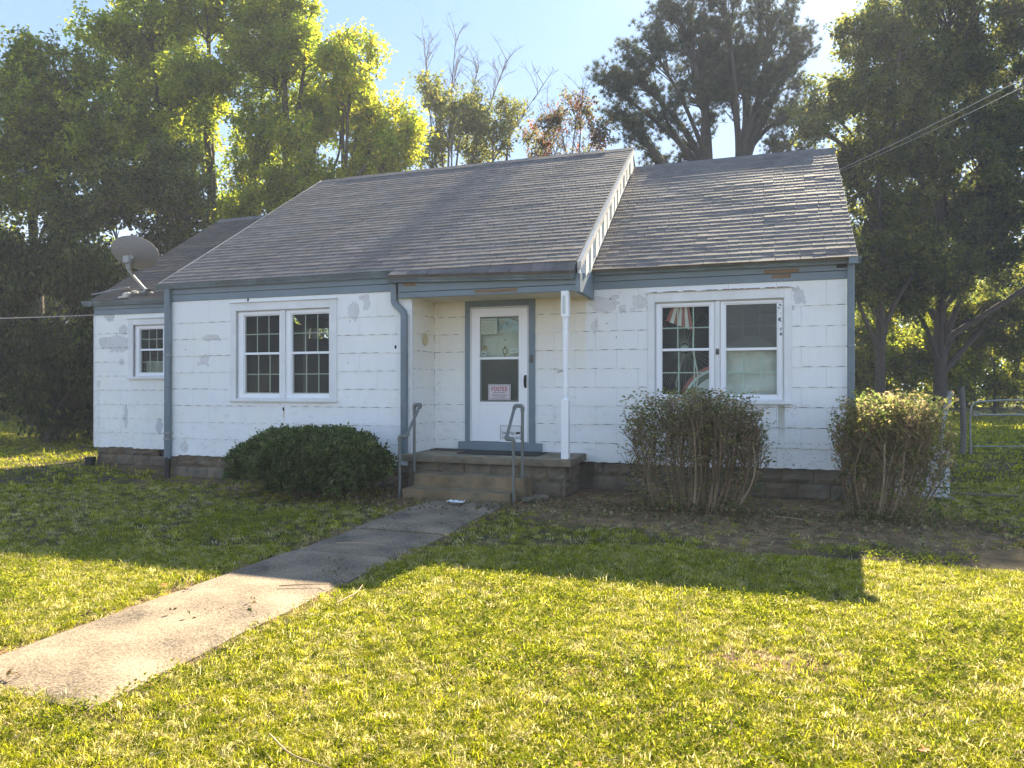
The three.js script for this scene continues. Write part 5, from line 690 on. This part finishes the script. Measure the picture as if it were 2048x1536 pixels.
// grass
{
  const r = RNG(201), G = new THREE.Group(); G.name = 'grass'; tag(G, 'short mown grass and clippings over the front lawn', 'grass', null, 'stuff'); scene.add(G);
  const tuft = (n, h, w, R, seed, flop) => { const q = RNG(seed), p = []; for (let i = 0; i < n; i++) { const a = q() * 6.283, b = Math.sqrt(q()) * R, o = V(Math.cos(a) * b, 0, Math.sin(a) * b), dir = V(q() - 0.5, 0, q() - 0.5).normalize(), s = V(-dir.z, 0, dir.x).multiplyScalar(w * (0.7 + 0.6 * q()) / 2), hh = h * (0.5 + 0.7 * q()), f = flop * (0.3 + q()), m = o.clone().addScaledVector(dir, f * hh * 0.4).add(V(0, hh * 0.6, 0)), t = o.clone().addScaledVector(dir, f * hh).add(V(0, hh * (1 - 0.25 * f), 0)); const A = o.clone().sub(s), B = o.clone().add(s), C = m.clone().sub(s.clone().multiplyScalar(0.8)), D = m.clone().add(s.clone().multiplyScalar(0.8)); for (const v of [A, B, D, A, D, C, C, D, t]) p.push(v.x, v.y, v.z); } const g = new THREE.BufferGeometry(); g.setAttribute('position', new THREE.Float32BufferAttribute(p, 3)); g.computeVertexNormals(); return g; };
  const near = [1, 2, 3].map((s) => tuft(13, 0.034, 0.0037, 0.036, s, 1.3)), far = [4, 5].map((s) => tuft(12, 0.045, 0.012, 0.09, s, 1.1)), clip = tuft(6, 0.012, 0.005, 0.05, 6, 5);
  const lists = { near: [], far: [], clip: [] };
  const inView = (x, z, m) => { const dx = x, D = 10.09 - z, cx = dx * 0.9483 + D * 0.3173, d = -dx * 0.3173 + D * 0.9483; return d > 1.5 && Math.abs(cx) < 0.75 * d + m ? d : 0; };
  const put = (n, x0, x1, z0, z1, key, dMin, dMax, sc) => { for (let i = 0; i < n; i++) { const x = lerp(x0, x1, r()), z = lerp(z0, z1, r()), d = inView(x, z, 1); if (!d || d < dMin || d > dMax) continue; const [a, b] = pathEdge(z); if (z > 1.5 && z < 7.55 && x > a + 0.1 * (r() * r() - 0.1) && x < b - 0.1 * (r() * r() - 0.1) && !(key === 'clip' && r() < 0.05)) continue; if (x > -4.8 && x < -2.2 && z < 1.62 && z > -8) continue; if ((x > -9.1 && x < -4.6 && z < 0.84 && z > -7.5) || (x > -12 && x < 1.3 && z < 0.05 && z > -7.5)) continue; const dd = dirt(x, z); if (key !== 'clip' && r() < Math.pow(dd, 0.7) * 0.93) continue; if (key === 'clip' && r() > 0.35 + dd) continue; lists[key].push([x, gy(x, z) - 0.004, z, sc * (0.6 + 0.6 * r()) * (0.82 + 0.4 * fbm(x * 2.2, z * 2.2, 211, 3))]); } };
  put(235000, -7, 4, 3.4, 9.4, 'near', 2.2, 6.6, 1); put(72000, -13, 6, -3, 7.5, 'near', 6.5, 10.9, 1.25); put(42000, -30, 14, -14, 6, 'far', 10.4, 40, 1.25); put(26000, 1.5, 20, -34, -12, 'far', 10.4, 70, 1.7); put(26000, -9, 5, 0.1, 9.3, 'clip', 2.2, 12, 1);
  const gp = [[0.42, 0.44, 0.02], [0.28, 0.32, 0.014], [0.62, 0.6, 0.04], [0.62, 0.55, 0.12], [0.1, 0.14, 0.012], [0.85, 0.74, 0.4], [0.16, 0.2, 0.012], [0.5, 0.5, 0.03], [0.75, 0.66, 0.28]], cp = [[0.5, 0.42, 0.25], [0.4, 0.34, 0.18], [0.3, 0.26, 0.12], [0.22, 0.15, 0.08]];
  near.forEach((g, i) => scatter('blades', g, grassM, lists.near.filter((_, k) => k % 3 === i), gp, r, G)); far.forEach((g, i) => scatter('blades', g, grassM, lists.far.filter((_, k) => k % 2 === i), gp.slice(0, 5), r, G)); scatter('clippings', clip, leafDull, lists.clip, cp, r, G);
  const cv = []; for (let i = 0; i < 26000; i++) { const x = lerp(-6.5, 3.5, r()), z = lerp(3, 9.2, r()), [a, b] = pathEdge(z); if (fbm(x * 1.4, z * 1.4, 223, 3) < 0.56 || !inView(x, z, 0.5) || (z < 7.5 && x > a && x < b)) continue; cv.push([x, gy(x, z) + 0.022 + 0.012 * r(), z, 0.7 + 0.6 * r()]); } scatter('clover', leafCluster(7, 0.03, 0.02, 0.017, 35, 0), grassM, cv, [[0.26, 0.3, 0.02], [0.4, 0.42, 0.03], [0.16, 0.21, 0.02]], r, G);
  // fallen leaves and trimmings near the steps
  const L = []; for (let i = 0; i < 2200; i++) { const x = lerp(-5.2, 2.6, r()), z = 1.2 + 1.6 * r() * r(); if (x > -4.5 && x < -2.8 && z < 1.65) continue; L.push([x, gy(x, z) + 0.012, z, 0.5 + 0.5 * r()]); } for (const [x, z, n, w] of [[-3.1, 5.3, 9, 0.2], [-3.3, 4.95, 6, 0.12], [-3.92, 5.9, 7, 0.1], [-3.9, 6.6, 6, 0.12], [-3.5, 6.2, 9, 0.5], [-3.45, 3.4, 12, 0.6], [-3.55, 7.5, 6, 0.05]]) for (let i = 0; i < n; i++) L.push([x + (r() - 0.5) * 2 * w, 0.042, z + (r() - 0.5) * 1.2 * w, 0.3 + 0.4 * r()]);
  const D = scatter('leaf_litter', leafCluster(3, 0.05, 0.05, 0.03, 33, 0), leafDull, L, [[0.15, 0.17, 0.06], [0.3, 0.2, 0.1], [0.38, 0.3, 0.17], [0.2, 0.15, 0.08]], r, scene); D.name = 'leaf_litter'; tag(D, 'hedge trimmings and dead leaves on the soil along the house', 'leaf litter', null, 'stuff');
}
{ // loose twigs and fallen leaves one can point to
  const tan = M({ color: rgb(0.4, 0.29, 0.17), roughness: 1 }), twig = (label, pts, R = 0.006) => plain('twig', [tube(pts.map(([x, y, z]) => V(x, y, z)), R, 5, 1, R * 0.5)], tan, label, 'twig');
  twig('thin twig lying across the path at the edge of the roof shadow', [[-3.25, 0.045, 5.72], [-3.1, 0.05, 5.65], [-2.92, 0.05, 5.58]]);
  twig('bent twig in the grass just right of the path', [[-2.62, 0.05, 5.95], [-2.6, 0.06, 5.75], [-2.66, 0.06, 5.55]]);
  twig('forked twig on the shaded path slab nearest the steps', [[-3.62, 0.05, 4.38], [-3.4, 0.05, 4.3], [-3.15, 0.05, 4.32]]);
  twig('long dry stem lying on the lawn in front of the path end', [[-1.9, 0.05, 7.6], [-1.7, 0.055, 7.72], [-1.5, 0.05, 7.75]], 0.004);
  twig('straw-coloured stalk on the soil under the leggy bush', [[0.2, 0.04, 1.6], [0.5, 0.05, 1.75], [0.75, 0.04, 1.95]]);
  const oc = M({ color: rgb(0.5, 0.13, 0.03), roughness: 0.8, side: THREE.DoubleSide }), leaf = (label, x, z, s, yaw) => { const g = new Quads(), f = (v) => [v[0], v[2]], n = 12; for (let i = 0; i < n; i++) { const a = i / n * 6.283, b = (i + 1) / n * 6.283, R = (q) => s * (0.6 + 0.4 * Math.cos(q * 5)), p = (q) => [Math.cos(q) * R(q), 0.25 * R(q) * Math.cos(2 * q) + 0.01, Math.sin(q) * R(q)]; g.tri([0, 0.01, 0], p(b), p(a), [0, 0], [1, 0], [0, 1]); } const m = g.build(); m.rotateY(yaw); m.translate(x, gy(x, z) + 0.05, z); plain('maple_leaf', [m], oc, label, 'fallen leaf'); };
  leaf('orange maple leaf on the lawn at the lower right corner', 0.78, 7.52, 0.035, 1); leaf('orange maple leaf on the sunny lawn below the gap in the shadow', 0.66, 6.9, 0.035, 2); leaf('red leaf at the left edge of the sunlit path', -4.02, 6.0, 0.04, 3); leaf('small red leaf in the grass at the bottom middle', -0.62, 7.44, 0.025, 0.5);
  const r = RNG(8), q = new Quads(), f = (v) => [v[0], v[2]], P = (i, j) => { const x = lerp(-3.56, -3.36, i / 6), z = lerp(1.88, 2.02, j / 4); return [x + 0.02 * (hash(i, j, 2) - 0.5), 0.055 + 0.03 * hash(i, j, 4), z + 0.02 * (hash(i, j, 3) - 0.5)]; }; for (let i = 0; i < 6; i++) for (let j = 0; j < 4; j++) q.quad(P(i, j), P(i, j + 1), P(i + 1, j + 1), P(i + 1, j), f); plain('paper_scrap', [q.build()], M({ color: rgb(0.75, 0.76, 0.76), side: THREE.DoubleSide }), 'crumpled white paper scrap at the foot of the steps', 'paper');
  const rk = (x, z, s, sd) => { const g = new THREE.IcosahedronGeometry(s, 1), p = g.attributes.position; for (let i = 0; i < p.count; i++) { const k = 0.75 + 0.5 * hash(Math.round(p.getX(i) * 300), Math.round(p.getY(i) * 300 + p.getZ(i) * 77), sd); p.setXYZ(i, p.getX(i) * k * 1.4, p.getY(i) * k * 0.6, p.getZ(i) * k); } g.computeVertexNormals(); g.translate(x, s * 0.3, z); return g; };
  plain('stone', [rk(-2.62, 1.12, 0.09, 1)], blockMats[2], 'flat rubble stone beside the right handrail post', 'stone'); plain('stone', [rk(-2.72, 1.34, 0.07, 2)], blockMats[1], 'smaller rubble stone in front of the rubble by the handrail', 'stone');
  plain('dark_pot', [new THREE.CylinderGeometry(0.1, 0.08, 0.17, 16).translate(-11.75, 0.08, -0.05)], blackPlastic, 'black pot on the grass at the left wing corner', 'pot');
}
renderer.render(scene, camera);
